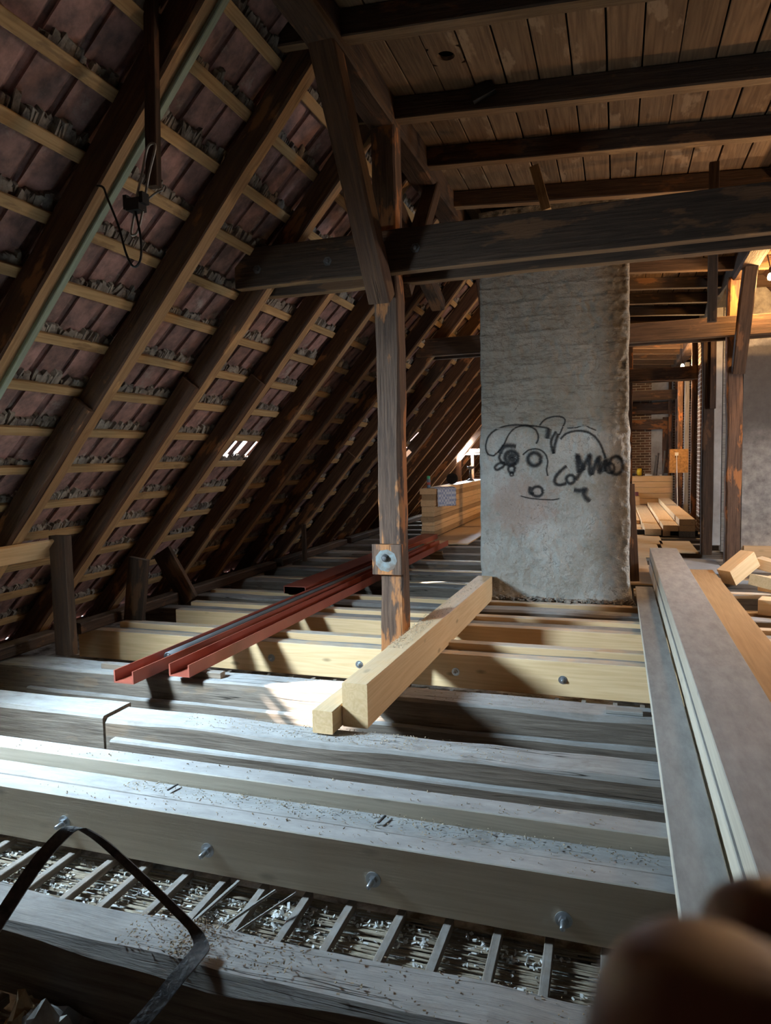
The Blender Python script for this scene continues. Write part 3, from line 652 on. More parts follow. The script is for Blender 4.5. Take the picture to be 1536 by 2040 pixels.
tag(share('board', timber_mesh('board', ln, .19, .025, M['fresh'], 0, .003), m4), 'pale fresh board nailed across the rafter feet at the left edge', 'board')

# ------------------------------------------------------------------ the chimney with its lumpy render and spray paint
CX0, CX1, CY0, CY1, CZ = -1.345, 0.10, 7.28, 8.25, 3.95
def cdisp(x, z):
    d = 0.018*noise.noise(Vector((x*2.3, z*2.3, 3)))
    d += 0.02*(0.5-abs(noise.noise(Vector((x*7+2*noise.noise(Vector((x*3, z*3, 1))), z*9, 7)))))+0.012*noise.noise(Vector((x*17, z*19, 1)))+0.005*noise.noise(Vector((x*42, z*46, 4)))
    low = 1.0/(1+math.exp((z-1.78-0.03*noise.noise(Vector((x*4, 0, 9))))/0.012))
    d += 0.017*low
    if z > 1.7:
        t = (z+0.02*noise.noise(Vector((x*2.2, z, 5))))/0.155
        d += 0.02*max(0.0, 1-abs((t % 1.0)-0.5)*9)*max(0, 0.5+noise.noise(Vector((x*1.7, round(t)*3.3, 2))))*1.6
    d += 0.05*max(0, 0.12-z)/0.12*(0.5+0.5*noise.noise(Vector((x*7, 0, 4))))
    return d
def chimney():
    root = empty('chimney', ((CX0+CX1)/2, CY0, 0), 'big grey rendered chimney with black spray-painted faces and letters', 'chimney')
    nx, nzz = 120, 320; V = []; F = []
    for j in range(nzz+1):
        z = -.05+(CZ+.05)*j/nzz
        e0 = 0.012*noise.noise(Vector((1, 0, z*3.1)))+.005*noise.noise(Vector((1, 0, z*12))); e1 = 0.012*noise.noise(Vector((5, 0, z*3.1)))+.006*noise.noise(Vector((5, 0, z*12)))
        lowz = 0.014/(1+math.exp((z-1.78)/.02))+.03*max(0, .15-z)/.15
        for i in range(nx+1):
            x = (CX0-e0-lowz)+(CX1-CX0+e0+e1+2*lowz)*i/nx
            rd = 0.02*(max(0, 1-min(i, nx-i)/1.5))
            V.append((x, CY0-cdisp(x, z)+rd, z))
        for x, y in ((CX1+e1+lowz, CY1), (CX0-e0-lowz, CY1)): V.append((x, y, z))
    m = nx+3
    for j in range(nzz):
        for i in range(m): a = j*m+i; b = j*m+(i+1) % m; F.append((a, b, b+m, a+m))
    F.append(tuple(nzz*m+i for i in range(m)))
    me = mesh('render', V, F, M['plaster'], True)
    put(bpy.data.objects.new('render', me), Matrix(), root)
    for wd, pts in STROKES:
        P = spline([(pts[i], 0, pts[i+1]) for i in range(0, len(pts), 2)], 6); wd *= 2.5
        V = []; F = []; UV = []
        for i, p in enumerate(P):
            t = (P[min(i+1, len(P)-1)]-P[max(i-1, 0)]).normalized(); n = Vector((-t.z, 0, t.x))
            for q in range(5):
                c = p+n*wd*(q/4-.5); V.append((c.x, CY0-cdisp(c.x, c.z)-.0035, c.z)); UV.append((i/len(P), q/4))
        for i in range(len(P)-1):
            for q in range(4): a = i*5+q; F.append((a, a+1, a+6, a+5))
        me = mesh('spray_stroke', V, F, M['spray']); ul = me.uv_layers.new(name='UVMap')
        for lp in me.loops: ul.data[lp.index].uv = UV[lp.vertex_index]
        put(bpy.data.objects.new('spray_stroke', me), Matrix(), root)
STROKES = [
(0.0108,[-1.211,1.499,-1.274,1.523,-1.293,1.604,-1.267,1.694,-1.197,1.76,-1.084,1.802,-0.949,1.808,-0.849,1.788,-0.783,1.747,-0.761,1.668,-0.783,1.613]),
(0.0096,[-1.211,1.499,-1.142,1.566,-1.096,1.633,-1.05,1.722,-0.982,1.781,-0.871,1.8,-0.695,1.772,-0.651,1.759]),
(0.0265,[-1.143,1.521,-1.122,1.577,-1.063,1.6,-0.984,1.59]),
(0.0217,[-0.962,1.477,-0.969,1.448,-0.988,1.425,-1.015,1.412,-1.045,1.412,-1.072,1.426,-1.091,1.45,-1.098,1.48,-1.091,1.509,-1.072,1.532,-1.044,1.545,-1.014,1.544,-0.987,1.53,-0.969,1.507,-0.962,1.477]),
(0.0313,[-1.003,1.478,-1.01,1.46,-1.028,1.453,-1.045,1.461,-1.052,1.479,-1.045,1.496,-1.027,1.503,-1.01,1.496,-1.003,1.478]),
(0.0156,[-1.143,1.521,-1.155,1.475,-1.121,1.429,-1.053,1.4,-0.985,1.415]),
(0.0156,[-1.098,1.423,-1.155,1.424,-1.201,1.385,-1.179,1.356,-1.121,1.384,-1.098,1.417]),
(0.0156,[-0.997,1.359,-1.005,1.337,-1.025,1.326,-1.048,1.33,-1.063,1.348,-1.062,1.372,-1.047,1.389,-1.025,1.393,-1.005,1.381,-0.997,1.359]),
(0.0108,[-1.012,1.308,-1.018,1.295,-1.033,1.292,-1.044,1.301,-1.044,1.316,-1.032,1.325,-1.018,1.322,-1.012,1.308]),
(0.0241,[-0.737,1.456,-0.743,1.428,-0.761,1.405,-0.787,1.393,-0.815,1.394,-0.841,1.407,-0.859,1.43,-0.865,1.458,-0.859,1.486,-0.841,1.509,-0.815,1.521,-0.786,1.52,-0.761,1.507,-0.743,1.484,-0.737,1.456]),
(0.0096,[-0.917,1.504,-0.85,1.553,-0.762,1.557,-0.696,1.511,-0.669,1.432,-0.68,1.354,-0.669,1.287]),
(0.0313,[-0.657,1.759,-0.665,1.71,-0.673,1.66]),
(0.0156,[-0.586,1.729,-0.624,1.664,-0.636,1.609,-0.625,1.553,-0.611,1.509]),
(0.0181,[-0.565,1.707,-0.587,1.641,-0.603,1.575,-0.611,1.509]),
(0.0096,[-0.749,1.796,-0.694,1.855,-0.607,1.879,-0.532,1.871,-0.5,1.836,-0.521,1.771,-0.554,1.695]),
(0.0132,[-0.543,1.651,-0.489,1.704,-0.393,1.729,-0.287,1.714,-0.214,1.663,-0.161,1.586,-0.13,1.498,-0.114,1.454]),
(0.0072,[-0.478,1.759,-0.393,1.761,-0.319,1.781,-0.256,1.751,-0.203,1.728]),
(0.0265,[-0.367,1.316,-0.377,1.404,-0.383,1.493,-0.351,1.426,-0.319,1.337]),
(0.0241,[-0.399,1.245,-0.361,1.305,-0.308,1.403,-0.261,1.488,-0.266,1.402,-0.261,1.315,-0.243,1.287]),
(0.0241,[-0.243,1.292,-0.213,1.39,-0.174,1.466,-0.177,1.379,-0.171,1.313,-0.14,1.389,-0.104,1.438,-0.119,1.356,-0.114,1.323]),
(0.0217,[0.048,1.381,0.042,1.343,0.025,1.313,-0.001,1.297,-0.029,1.297,-0.055,1.314,-0.073,1.345,-0.08,1.383,-0.073,1.42,-0.056,1.45,-0.03,1.466,-0.001,1.466,0.024,1.449,0.042,1.418,0.048,1.381]),
(0.0144,[-0.031,1.355,-0.039,1.326,-0.059,1.309,-0.085,1.309,-0.106,1.327,-0.114,1.356,-0.106,1.385,-0.085,1.402,-0.06,1.402,-0.039,1.384,-0.031,1.355]),
(0.0193,[-0.485,1.384,-0.544,1.335,-0.593,1.275,-0.599,1.219,-0.555,1.194,-0.49,1.212]),
(0.0181,[-0.406,1.25,-0.416,1.223,-0.44,1.209,-0.468,1.214,-0.486,1.237,-0.486,1.266,-0.468,1.287,-0.44,1.292,-0.416,1.277,-0.406,1.25]),
(0.0265,[-0.415,1.145,-0.362,1.137,-0.298,1.15,-0.319,1.106,-0.298,1.061,-0.261,1.028]),
(0.0168,[-0.847,1.182,-0.853,1.12,-0.808,1.106]),
(0.0168,[-0.72,1.13,-0.73,1.101,-0.758,1.083,-0.792,1.083,-0.82,1.102,-0.83,1.131,-0.82,1.16,-0.792,1.178,-0.758,1.178,-0.73,1.159,-0.72,1.13]),
(0.0072,[-0.943,1.086,-0.853,1.063,-0.742,1.051,-0.632,1.046,-0.556,1.057]),
]
chimney()
A = ([], []); r = random.Random(5)
crumbs('rubble', 'mortar', [(r.uniform(-1.4, .16), 7.2+r.gauss(0, .03), .025+abs(r.gauss(0, .012))) for _ in range(260)], .006, .022, 8)
tag(bpy.data.objects['rubble'], 'loose mortar rubble along the foot of the big chimney', 'rubble')

# ------------------------------------------------------------------ loose timbers on the joists
ybeam('beam', -1.455, -1.305, 3.56, 7.19, .012, .262, 'fresh', dx=.075, label='loose square new beam lying across the joists beside the split post', cat='beam')
ybeam('beam', -1.585, -1.465, 3.44, 5.9, .008, .135, 'fresh', dx=.06, label='smaller round-hearted beam lying next to the loose square beam', cat='beam')
def channel(name, x0, x1, y0, y1, z, h, label, flip=False, dx=0.0, mat='steel_red'):
    t = .009; A = ([], [])
    if not flip: P = [(0, h), (0, 0), (1, 0), (1, h)]
    w_ = x1-x0
    prof = [(0, 0), (w_, 0), (w_, h), (w_-t, h), (w_-t*1.2, t), (t*1.2, t), (t, h), (0, h)]
    if flip: prof = [(x, h-zz) for x, zz in reversed(prof)]
    V = [(x0+p[0], y0, z+p[1]) for p in prof]+[(x0+dx+p[0], y1, z+p[1]) for p in prof]; n = len(prof)
    F = [(k, (k+1) % n, n+(k+1) % n, n+k) for k in range(n)]
    F = [tuple(reversed(f)) for f in F]+[(0, 1, 2, 3, 4), (0, 4, 5), (0, 5, 6, 7)]+[(n+4, n+3, n+2, n+1, n), (n+5, n+4, n), (n+7, n+6, n+5, n)]
    return tag(obj(name, V, F, M[mat]), label, 'steel channel')
channel('steel_channel', -3.19, -3.035, 3.80, 11.2, .045, .085, 'red primed steel channel holding the grey conduit pipe', dx=.18)
channel('steel_channel', -2.915, -2.755, 4.02, 11.3, .045, .085, 'red primed steel channel lying nearer to the split post', dx=.10)
channel('steel_channel', -3.50, -3.235, 6.95, 12.3, .035, .085, 'wide red steel channel lying open side down near the eaves', True, .15)
tube('pipe', spline([(-3.105, 4.28, .094), (-3.06, 6.5, .094), (-2.95, 10.8, .094)], 6), .036, 'conduit', n=14, label='long grey conduit pipe lying in the red channel', cat='pipe')
lathe('bore', [(.029, 0), (.029, .004)], (-3.1055, 4.278, .0945), 'black', bpy.data.objects['pipe'], 14, 'Y')
for i, (x0, x1, z) in enumerate(((-3.2, -2.7, .045),)):
    xbeam('packing_lath', -3.6, -2.6, 4.16, 4.22, .002, .044, 'lath', rough=.003, label='thin packing lath under the red channels on the old joist', cat='lath')
    xbeam('packing_lath', -3.6, -2.6, 10.6, 10.68, .002, .034, 'lath', rough=.003, label='thin packing lath under the far ends of the red channels', cat='lath')
# planks on the right
ybeam('plank', .183, .352, 1.2, 7.72, .062, .112, 'dusty', dx=-.005, label='long dusty plank lying flat beside the thick stacked boards', cat='plank')
ybeam('beam', .362, .668, 1.2, 9.05, .062, .205, 'dusty', dx=.004, label='lower one of two thick stacked boards running beside the flat plank', cat='board')
ybeam('beam', .372, .682, 1.0, 9.25, .208, .325, 'dusty', dx=.006, label='upper one of two thick stacked boards, grey with dust on top', cat='board')
ybeam('plank', .80, 1.06, 2.6, 8.95, .062, .115, 'tan', dx=.0, label='tan brown plank lying beyond the thick stacked boards', cat='plank')
def block(cx, cy, cz, L_, W_, H_, rz, rx, mat, label):
    M4 = Matrix.Translation((cx, cy, cz)) @ Matrix.Rotation(rz, 4, 'Z') @ Matrix.Rotation(rx, 4, 'Y')
    return tag(share('offcut', timber_mesh('offcut', L_, W_, H_, M['fresh'], 0, .003), M4), label, 'offcut')
block(1.30, 8.75, .18, .40, .19, .19, math.radians(38), math.radians(-30), 'fresh', 'tilted square offcut beside the tan plank end')
block(1.55, 7.75, .17, .48, .36, .11, math.radians(28), math.radians(10), 'fresh', 'wide flat offcut lying nearest in the offcut heap')
block(1.72, 8.9, .17, .42, .2, .12, math.radians(-28), math.radians(12), 'fresh', 'offcut leaning at the picture edge under the sooty wall')
block(1.48, 7.05, .08, .5, .2, .14, math.radians(-20), 0, 'fresh', 'grey sided offcut below the wide flat one')
block(1.62, 8.35, .08, .4, .2, .14, math.radians(50), 0, 'fresh', 'low offcut in the middle of the heap by the wall')

# ------------------------------------------------------------------ far right: posts, second chimney, pier, sheets, lumber
ch2 = empty('chimney', (2.2, 11, 0), 'wide sooty plastered chimney wall behind the orange lit post', 'chimney')
V = []; F = []; nx, nzz = 24, 60
for j in range(nzz+1):
    for i in range(nx+1):
        x = 1.66+1.5*i/nx; z = -.1+4.0*j/nzz; V.append((x, 11.0-.012*noise.noise(Vector((x*4, z*4, 8)))-.015*(z < 1.3), z))
for j in range(nzz):
    for i in range(nx): a = j*(nx+1)+i; F.append((a, a+1, a+nx+2, a+nx+1))
o = len(V); V += [(1.66, 11.9, -.1), (1.66, 11.9, 3.9), (3.16, 11.9, -.1), (3.16, 11.9, 3.9)]
F += [(o, 0, nzz*(nx+1), o+1), (nx, o+2, o+3, nzz*(nx+1)+nx), (o+2, o, o+1, o+3)]
obj('render', V, F, M['soot'], ch2, smooth=False)
V, F = boxvf(1.69, 3.16, 10.93, 11.0, .0, .16); obj('plinth', V, F, M['ply'], ch2)
pier = empty('pier', (1.43, 11.4, 0), 'narrow pale plastered pier between the dark posts', 'pier')
V, F = boxvf(1.325, 1.43, 11.3, 11.5, .12, 3.55); obj('render', V, F, M['paleplaster'], pier)
V, F = boxvf(1.445, 1.56, 11.33, 11.55, .02, 3.55); obj('side_board', V, F, M['grey'], pier)
zpost('post', 1.15, 1.305, 11.08, 11.24, 0, 3.1, 'truss', rough=.01, cham=.01, wane=.015, label='dark upright between the pale pier and the lumber pile', cat='post')
zpost('post', 1.235, 1.31, 10.98, 11.06, 2.1, 3.3, 'truss', rough=.008, label='short brown strut fixed to the top of the dark upright', cat='strut')
bp = empty('pier', (1.6, 14.5, 0), 'narrow brick pier behind the dark upright', 'pier')
V, F = boxvf(1.44, 1.62, 14.25, 14.7, 0, 3.7); obj('brickwork', V, F, M['brick'], bp)
zpost('post', 1.36, 1.46, 15.0, 15.12, 0, 3.6, 'post', rough=.01, label='brown post left of the brick pier', cat='post')
zpost('post', 1.26, 1.36, 17.0, 17.1, .1, 3.3, 'post', rough=.01, label='bent brown post behind the chipboard panel', cat='post')
zpost('post', 1.30, 1.38, 20.6, 20.7, 0, 3.6, 'post', rough=.01, label='far brown post beside the far lumber stack', cat='post')
zpost('post', .16, .27, 14.75, 14.9, 0, 4.0, 'post', rough=.01, label='pale brown post right behind the edge of the big chimney', cat='post')
zpost('post', 1.50, 1.6, 18.2, 18.35, 0, 3.6, 'grey', label='grey upright standing in front of the far wall', cat='post')
xbeam('rail', .25, 1.6, 21.75, 21.95, 2.60, 2.92, 'post', rough=.008, label='upper brown rail across the far wall', cat='rail')
xbeam('rail', .2, 1.35, 21.7, 21.9, 2.16, 2.44, 'post', rough=.008, label='lower brown rail across the far wall', cat='rail')
zpost('stud', 1.22, 1.36, 21.75, 21.9, .9, 2.5, 'post', rough=.008, label='short brown stud under the lower far rail', cat='stud')
V, F = boxvf(1.065, 1.44, 16.48, 16.5, 1.05, 1.56); ob = tag(obj('panel', V, F, M['osb']), 'square chipboard panel carrying a power socket', 'panel')
V, F = boxvf(1.17, 1.24, 16.45, 16.48, 1.42, 1.49); so = tag(obj('socket', V, F, M['white']), 'white power socket on the chipboard panel', 'socket')
tube('cable', spline([(1.205, 16.45, 1.42), (1.22, 16.43, .8), (1.24, 16.42, .1), (1.24, 16.4, .03)], 5), .008, 'white', label='pale cable hanging from the power socket', cat='cable')
# sheets on the joists
for i, (x0, x1, y0, y1, lb) in enumerate(((.12, .38, 8.4, 10.6, 'plywood strip on the joists right beside the chimney foot'), (.14, .60, 10.65, 12.1, 'plywood sheet with a diagonal edge past the chimney'), (.15, .7, 12.15, 15.5, 'plywood sheet beneath the near end of the lumber pile'), (.66, 1.13, 11.2, 12.6, 'pale plywood sheet before the dark upright'))):
    V, F = boxvf(x0, x1, y0, y1, .004, .022); tag(obj('plywood_sheet', V, F, M['ply']), lb, 'plywood')
V, F = boxvf(.86, 1.26, 9.35, 10.45, .004, .02); tag(obj('floor_sheet', V, F, M['sheet']), 'blue grey sheet on the floor behind the tan plank end', 'sheet')
V, F = boxvf(-3.2, -2.42, 11.72, 17.0, .004, .024); tag(obj('plywood_sheet', V, F, M['ply'], None, Matrix()), 'plywood sheet lying along the tall board stack', 'plywood')
xbeam('packing_beam', .3, 1.35, 13.5, 13.66, .002, .1, 'dark', label='dark packing timber under the lumber pile', cat='timber')
def lum(x0, x1, z0, z1, y1, lb, mat='fresh', y0=13.35): ybeam('lumber', x0, x1, y0, y1, z0, z1, mat, label=lb, cat='lumber', group='lumber pile past the chimney', dx=-.03)
lum(.465, .735, .03, .14, 19.5, 'lowest front timber of the lumber pile past the chimney')
lum(.77, 1.02, .0, .10, 19.5, 'hidden lower timber in the middle of the lumber pile', y0=13.5)
lum(.765, 1.02, .104, .208, 19.5, 'middle timber of the lumber pile past the chimney')
lum(1.03, 1.29, .0, .1, 19.5, 'grey bottom timber in the highest row of the lumber pile', 'grey')
lum(1.03, 1.29, .104, .21, 19.5, 'middle timber in the highest row of the lumber pile')
lum(1.03, 1.29, .214, .318, 19.5, 'top timber in the highest row of the lumber pile')
lum(.2, .44, .03, .10, 19.0, 'timber nearest the chimney in the lumber pile', y0=15.5)
for k in range(5):
    xbeam('far_board', .28 if k > 1 else .28+.0, 1.38, 20.05, 20.3, .12+.152*k, .12+.152*k+.146, 'fresh', label='%s board from the floor in the far stack under the tools' % ORD[k], cat='board', group='far board stack')
xbeam('far_board', .25, .55, 19.75, 20.0, .12, .36, 'fresh', label='short low step block before the far board stack', cat='block')
V, F = boxvf(.25, .52, 19.76, 19.99, .365, .46); tag(obj('box', V, F, M['purple']), 'plum red box on the step block before the far stack', 'box')
# tools on the far stack
saw = empty('circular_saw', (.55, 20.15, .9), 'yellow hand saw machine lying on the far board stack', 'saw')
lathe('body', [(.03, -.08), (.09, -.06), (.11, 0), (.09, .06), (.03, .08)], (.56, 20.15, .985), 'yellow', saw, 14, 'X')
lathe('blade_guard', [(.10, -.012), (.11, 0), (.10, .012)], (.62, 20.13, .98), 'black', saw, 16, 'X')
tube('handle', spline([(.48, 20.15, 1.0), (.55, 20.15, 1.09), (.64, 20.15, 1.04)], 5), .018, 'black', saw)
V, F = boxvf(.34, .44, 20.08, 20.2, .882, .95); tag(obj('charger', V, F, M['black']), 'black charger block left of the yellow saw', 'charger')
for i, x in enumerate((.92, .98, 1.14)): tube('bar', [(x, 20.2, .885), (x+.05, 20.22, 1.42+.06*i)], .022, ['conduit', 'iron', 'conduit'][i], label='%s upright metal tube standing on the far stack' % ORD[i], cat='tube')
for i, (x, s) in enumerate(((.74, .05), (.82, .04), (1.08, .03))):
    V, F = boxvf(x-s, x+s, 20.06, 20.14, .882, .882+s); tag(obj('small_box', V, F, M['white']), '%s small white packet on the far stack' % ORD[i], 'packet')
# dark board leaning on the back edge of the chimney
timber('board', (.19, 8.5, .03), (.13, 8.42, 1.15), .10, .02, 'rafter', up=(0, 1, 0), label='narrow dark board leaning behind the chimney edge', cat='board')
# left far stack of boards
zz = .03
hs = [.10, .085, .07, .07, .06, .10, .09, .10]; cols = ['fresh', 'fresh', 'new', 'tan', 'new', 'fresh', 'tan', 'new']
xbeam('packing_beam', -3.35, -3.17, 12.45, 12.6, .0, .05, 'grey', label='grey packing block under the tall board stack', cat='block')
zz = .055
for k in range(9):
    h = [.105, .1, .075, .09, .075, .115, .115, .10, .105][k]
    e = (-.012, 0, .004, -.008, .006, 0, -.004, .01, -.03)[k]
    ybeam('stacked_board', -3.385+e, -3.145+(.006*(k % 2) if k < 8 else .02), 12.3+(k % 3)*.02, 17.4, zz, zz+h-.004, 'tan' if k in (0, 3, 7) else 'fresh', label='%s board from the bottom in the tall stack near the eaves' % ORD[k], cat='board', group='tall board stack near the eaves')
    zz += h
ZT = zz-.004
can = empty('spray_can', (-3.32, 12.62, ZT), 'blue spray can with a green cap on the tall board stack', 'can')
lathe('body', [(.033, 0), (.034, .004), (.034, .16), (.028, .172)], (-3.32, 12.62, ZT), 'can', can, 18)
lathe('label_band', [(.0345, .06), (.0345, .11)], (-3.32, 12.62, ZT), 'canlabel', can, 18)
lathe('cap', [(.030, .172), (.032, .178), (.031, .215), (.024, .226)], (-3.32, 12.62, ZT), 'cangreen', can, 18)
V = []; F = []; n = 12
for i in range(n+1):
    for j in range(n+1):
        u, v = i/n, j/n
        over = u*.50; bx = -3.27+.30*v; by = 12.36+.34*v                     # hangs over the near corner of the stack
        if over < .14: x, y, z = bx-.02+over*.8, by-over*.3+.14, ZT+.012+.006*noise.noise(Vector((u*9, v*9, 3)))
        else: x, y, z = bx+.10+.03*noise.noise(Vector((u*5, v*6, 8)))+.03, by+.06+.03*noise.noise(Vector((u*6, v*5, 1))), ZT+.012-(over-.14)*.95+.012*noise.noise(Vector((u*6, v*6, 3)))
        if over >= .14: x = max(x, -3.105)
        V.append((x, y, z))
for i in range(n):
    for j in range(n): a = i*(n+1)+j; F.append((a, a+1, a+n+2, a+n+1))
def cloth_mat():
    m, nt, b = newmat('blue_white_checked_cloth'); ck = N(nt, 'ShaderNodeTexChecker'); ck.inputs['Scale'].default_value = 22
    ck.inputs['Color1'].default_value = (.72, .74, .8, 1); ck.inputs['Color2'].default_value = (.38, .44, .62, 1)
    L(nt, coords(nt, (1, 1, 1), rnd=False), ck.inputs['Vector']); L(nt, ck.outputs[0], b.inputs['Base Color']); b.inputs['Roughness'].default_value = .9; return m
co = tag(obj('cloth', V, F, cloth_mat(), smooth=True), 'blue and white checked rag draped over the tall board stack', 'cloth')
so_ = co.modifiers.new('thick', 'SOLIDIFY'); so_.thickness = .006
lathe('cable_reel', [(.02, -.05), (.11, -.05), (.115, -.04), (.06, -.03), (.06, .03), (.115, .04), (.11, .05), (.02, .05)], (-3.27, 14.35, ZT+.116), 'dark', None, 20, 'Y', False, label='black cable reel standing on the tall board stack', cat='reel')
stand = empty('tool_stand', (-3.25, 16.2, ZT), 'dark metal jack stand at the far end of the tall board stack', 'stand')
lathe('base', [(.09, 0), (.09, .02), (.03, .06)], (-3.25, 16.2, ZT), 'iron', stand, 12)
lathe('shaft', [(.028, .06), (.028, .26)], (-3.25, 16.2, ZT), 'iron', stand, 12)
lathe('head', [(.03, .26), (.085, .30), (.085, .34)], (-3.25, 16.2, ZT), 'iron', stand, 12)
# dormer frame with daylight at the far left
dm = empty('window_2', (-3.6, 18, 1.2), 'small far dormer opening with bright daylight', kind='structure')
for (a, b, c) in (((-3.92, 18, .75), (-3.92, 18, 1.6), .12), ((-3.55, 18, .75), (-3.55, 18, 1.6), .08), ((-3.30, 18, .75), (-3.30, 18, 1.6), .08)): timber('window_frame', a, b, c, c, 'rafter', dm, up=(0, 1, 0))
timber('window_frame', (-4.0, 18, 1.64), (-3.2, 18, 1.64), .12, .10, 'rafter', dm)
V, F = boxvf(-3.98, -3.22, 17.9, 18.1, 1.54, 1.575); obj('sill_board', V, F, M['grey'], dm)

# ------------------------------------------------------------------ bulbs
def bulb(x, y, z, ztop, label, e, c=(1.0, 0.55, 0.20)):
    root = empty('hanging_bulb', (x, y, z), label, 'bulb')
    lathe('glass', [(.008, .05), (.018, .04), (.03, .015), (.032, -.005), (.024, -.028), (.008, -.036)], (x, y, z), 'bulb', root, 16)
    lathe('socket', [(.018, .045), (.02, .055), (.02, .10), (.012, .115)], (x, y, z), 'black', root, 14)
    tube('wire', spline([(x, y, z+.11), (x-.02, y+.01, z+.2), (x-.03, y+.02, ztop)], 5), .006, 'black', root)
    l = bpy.data.lights.new('bulb_light', 'POINT'); l.energy = e; l.color = c; l.shadow_soft_size = .035
    o = bpy.data.objects.new('bulb_light', l); COL.objects.link(o); o.location = (x, y, z-.075)
bulb(1.70, 9.5, 3.53, 3.8, 'glowing bare bulb at the picture edge above the sooty wall', 120)
bulb(1.23, 15.55, 3.22, 3.66, 'glowing bare bulb under the far collar beam', 240, (1.0, 0.60, 0.27))
bulb(1.78, 7.75, 3.2, 3.66, 'added bare bulb beyond the picture edge, warm fill for the ceiling', 60, (1.0, 0.6, 0.3))  # added unseen fill lamp, placed to light ceiling and rafters
bulb(2.6, 6.2, 2.3, 3.0, 'added bare bulb outside the picture, warm fill for the tiled slope', 105, (1.0, 0.60, 0.30))  # added unseen fill lamp to brighten the left roof

# ------------------------------------------------------------------ antenna on its stick, iron strap, paper, chips
an = empty('antenna', (-2.14, 3.0, 2.84), 'old indoor antenna with bent rods hanging on a dark stick', 'antenna')
timber('stick', (-2.10, 3.0, 3.80), (-2.136, 3.0, 2.83), .06, .045, 'truss', an, .003, up=(0, 1, 0))
tube('rod', spline([(-2.165, 2.9, 2.745), (-2.125, 2.9, 2.86), (-2.09, 2.9, 2.965), (-2.06, 2.905, 2.985), (-2.055, 2.91, 2.96), (-2.10, 2.915, 2.85), (-2.13, 2.92, 2.75)], 4), .006, 'rod', an)
tube('rod', spline([(-2.175, 2.9, 2.69), (-2.195, 2.9, 2.62), (-2.20, 2.9, 2.585), (-2.175, 2.905, 2.59), (-2.155, 2.91, 2.64), (-2.14, 2.915, 2.70)], 4), .006, 'rod', an)
tube('rod', spline([(-2.14, 2.95, 2.755), (-2.09, 2.95, 2.78), (-2.05, 2.95, 2.79)], 4), .005, 'rod', an)
cb = obj('clamp', *boxvf(-2.205, -2.135, 2.875, 2.935, 2.69, 2.745), M['black'], an)
obj('clamp_jaw', *boxvf(-2.225, -2.205, 2.88, 2.93, 2.70, 2.765), M['black'], cb); obj('clamp_jaw', *boxvf(-2.135, -2.115, 2.88, 2.93, 2.72, 2.77), M['black'], cb)
tube('cable', spline([(-2.50, 3.04, 2.90), (-2.43, 3.0, 2.87), (-2.36, 2.94, 2.79), (-2.28, 2.91, 2.64), (-2.235, 2.9, 2.50), (-2.195, 2.9, 2.435), (-2.155, 2.9, 2.47), (-2.15, 2.9, 2.57), (-2.172, 2.9, 2.69)], 6), .0055, 'black', an)
def strap():
    P = [(-1.95, 1.50, -.12), (-1.90, 1.58, -.02), (-1.80, 1.71, .19), (-1.735, 1.78, .285), (-1.70, 1.805, .303), (-1.655, 1.815, .288), (-1.58, 1.82, .245), (-1.42, 1.81, .15), (-1.27, 1.795, .06), (-1.235, 1.785, .038), (-1.205, 1.76, .022), (-1.205, 1.715, .015), (-1.225, 1.66, -.01), (-1.27, 1.58, -.07), (-1.36, 1.46, -.16)]
    P = spline(P, 4); V = []; F = []; wv = Vector((.026, .004, -.002))
    for i, p in enumerate(P):
        t = (P[min(i+1, len(P)-1)]-P[max(i-1, 0)]).normalized(); nrm = t.cross(wv).normalized()
        for a, b in ((-1, -1), (1, -1), (1, 1), (-1, 1)): V.append(tuple(p+wv*a+nrm*.003*b))
    for i in range(len(P)-1):
        for k in range(4): a = i*4+k; b = i*4+(k+1) % 4; F.append((a, b, b+4, a+4))
    F += [(3, 2, 1, 0), tuple((len(P)-1)*4+k for k in range(4))]
    tag(obj('iron_strap', V, F, M['iron']), 'bent rusty black iron strap hooked over the nearest old joist', 'strap')
strap()
def crumple(name, mat, c, rx, ry, h, seed, label, cat):
    r = random.Random(seed); n = 7; V = []; F = []
    for i in range(n+1):
        for j in range(n+1):
            u, v = i/n-.5, j/n-.5; rr = min(1.0, 2*math.hypot(u, v))
            V.append((c[0]+rx*u*2+r.uniform(-.010, .010), c[1]+ry*v*2+r.uniform(-.010, .010), c[2]+h*(1-rr*rr)*.9+h*.55*noise.noise(Vector((u*7+seed, v*7, 0)))+r.uniform(-.006, .006)))
    for i in range(n):
        for j in range(n): a = i*(n+1)+j; F += [(a, a+1, a+n+2), (a, a+n+2, a+n+1)]
    o = tag(obj(name, V, F, M[mat]), label, cat); s = o.modifiers.new('t', 'SOLIDIFY'); s.thickness = .002; return o
crumple('paper', 'paper', (-1.66, 1.60, -.24), .10, .07, .10, 3, 'crumpled grey paper bag in the dark bay under the strap', 'paper')
crumple('paper', 'cardboard', (-1.76, 1.62, -.24), .06, .05, .09, 9, 'brown crumpled paper behind the grey paper bag', 'paper')
crumple('paper', 'paper', (-1.47, 1.57, -.29), .09, .06, .03, 14, 'flattened torn paper in the dark bay beside the bag', 'paper')
timber('stick', (-1.44, 2.12, -.25), (-1.30, 2.42, -.22), .014, .01, 'grey', label='thin pale splinter leaning in the reed bay', cat='splinter')
timber('stick', (-1.38, 2.1, -.25), (-1.21, 2.42, -.215), .012, .01, 'grey', label='second pale splinter crossing the first in the reed bay', cat='splinter')
timber('stick', (-1.55, 2.02, -.245), (-1.49, 2.46, -.24), .02, .012, 'grey', rough=.002, label='dark toothed metal strip lying in the reed bay', cat='strip')
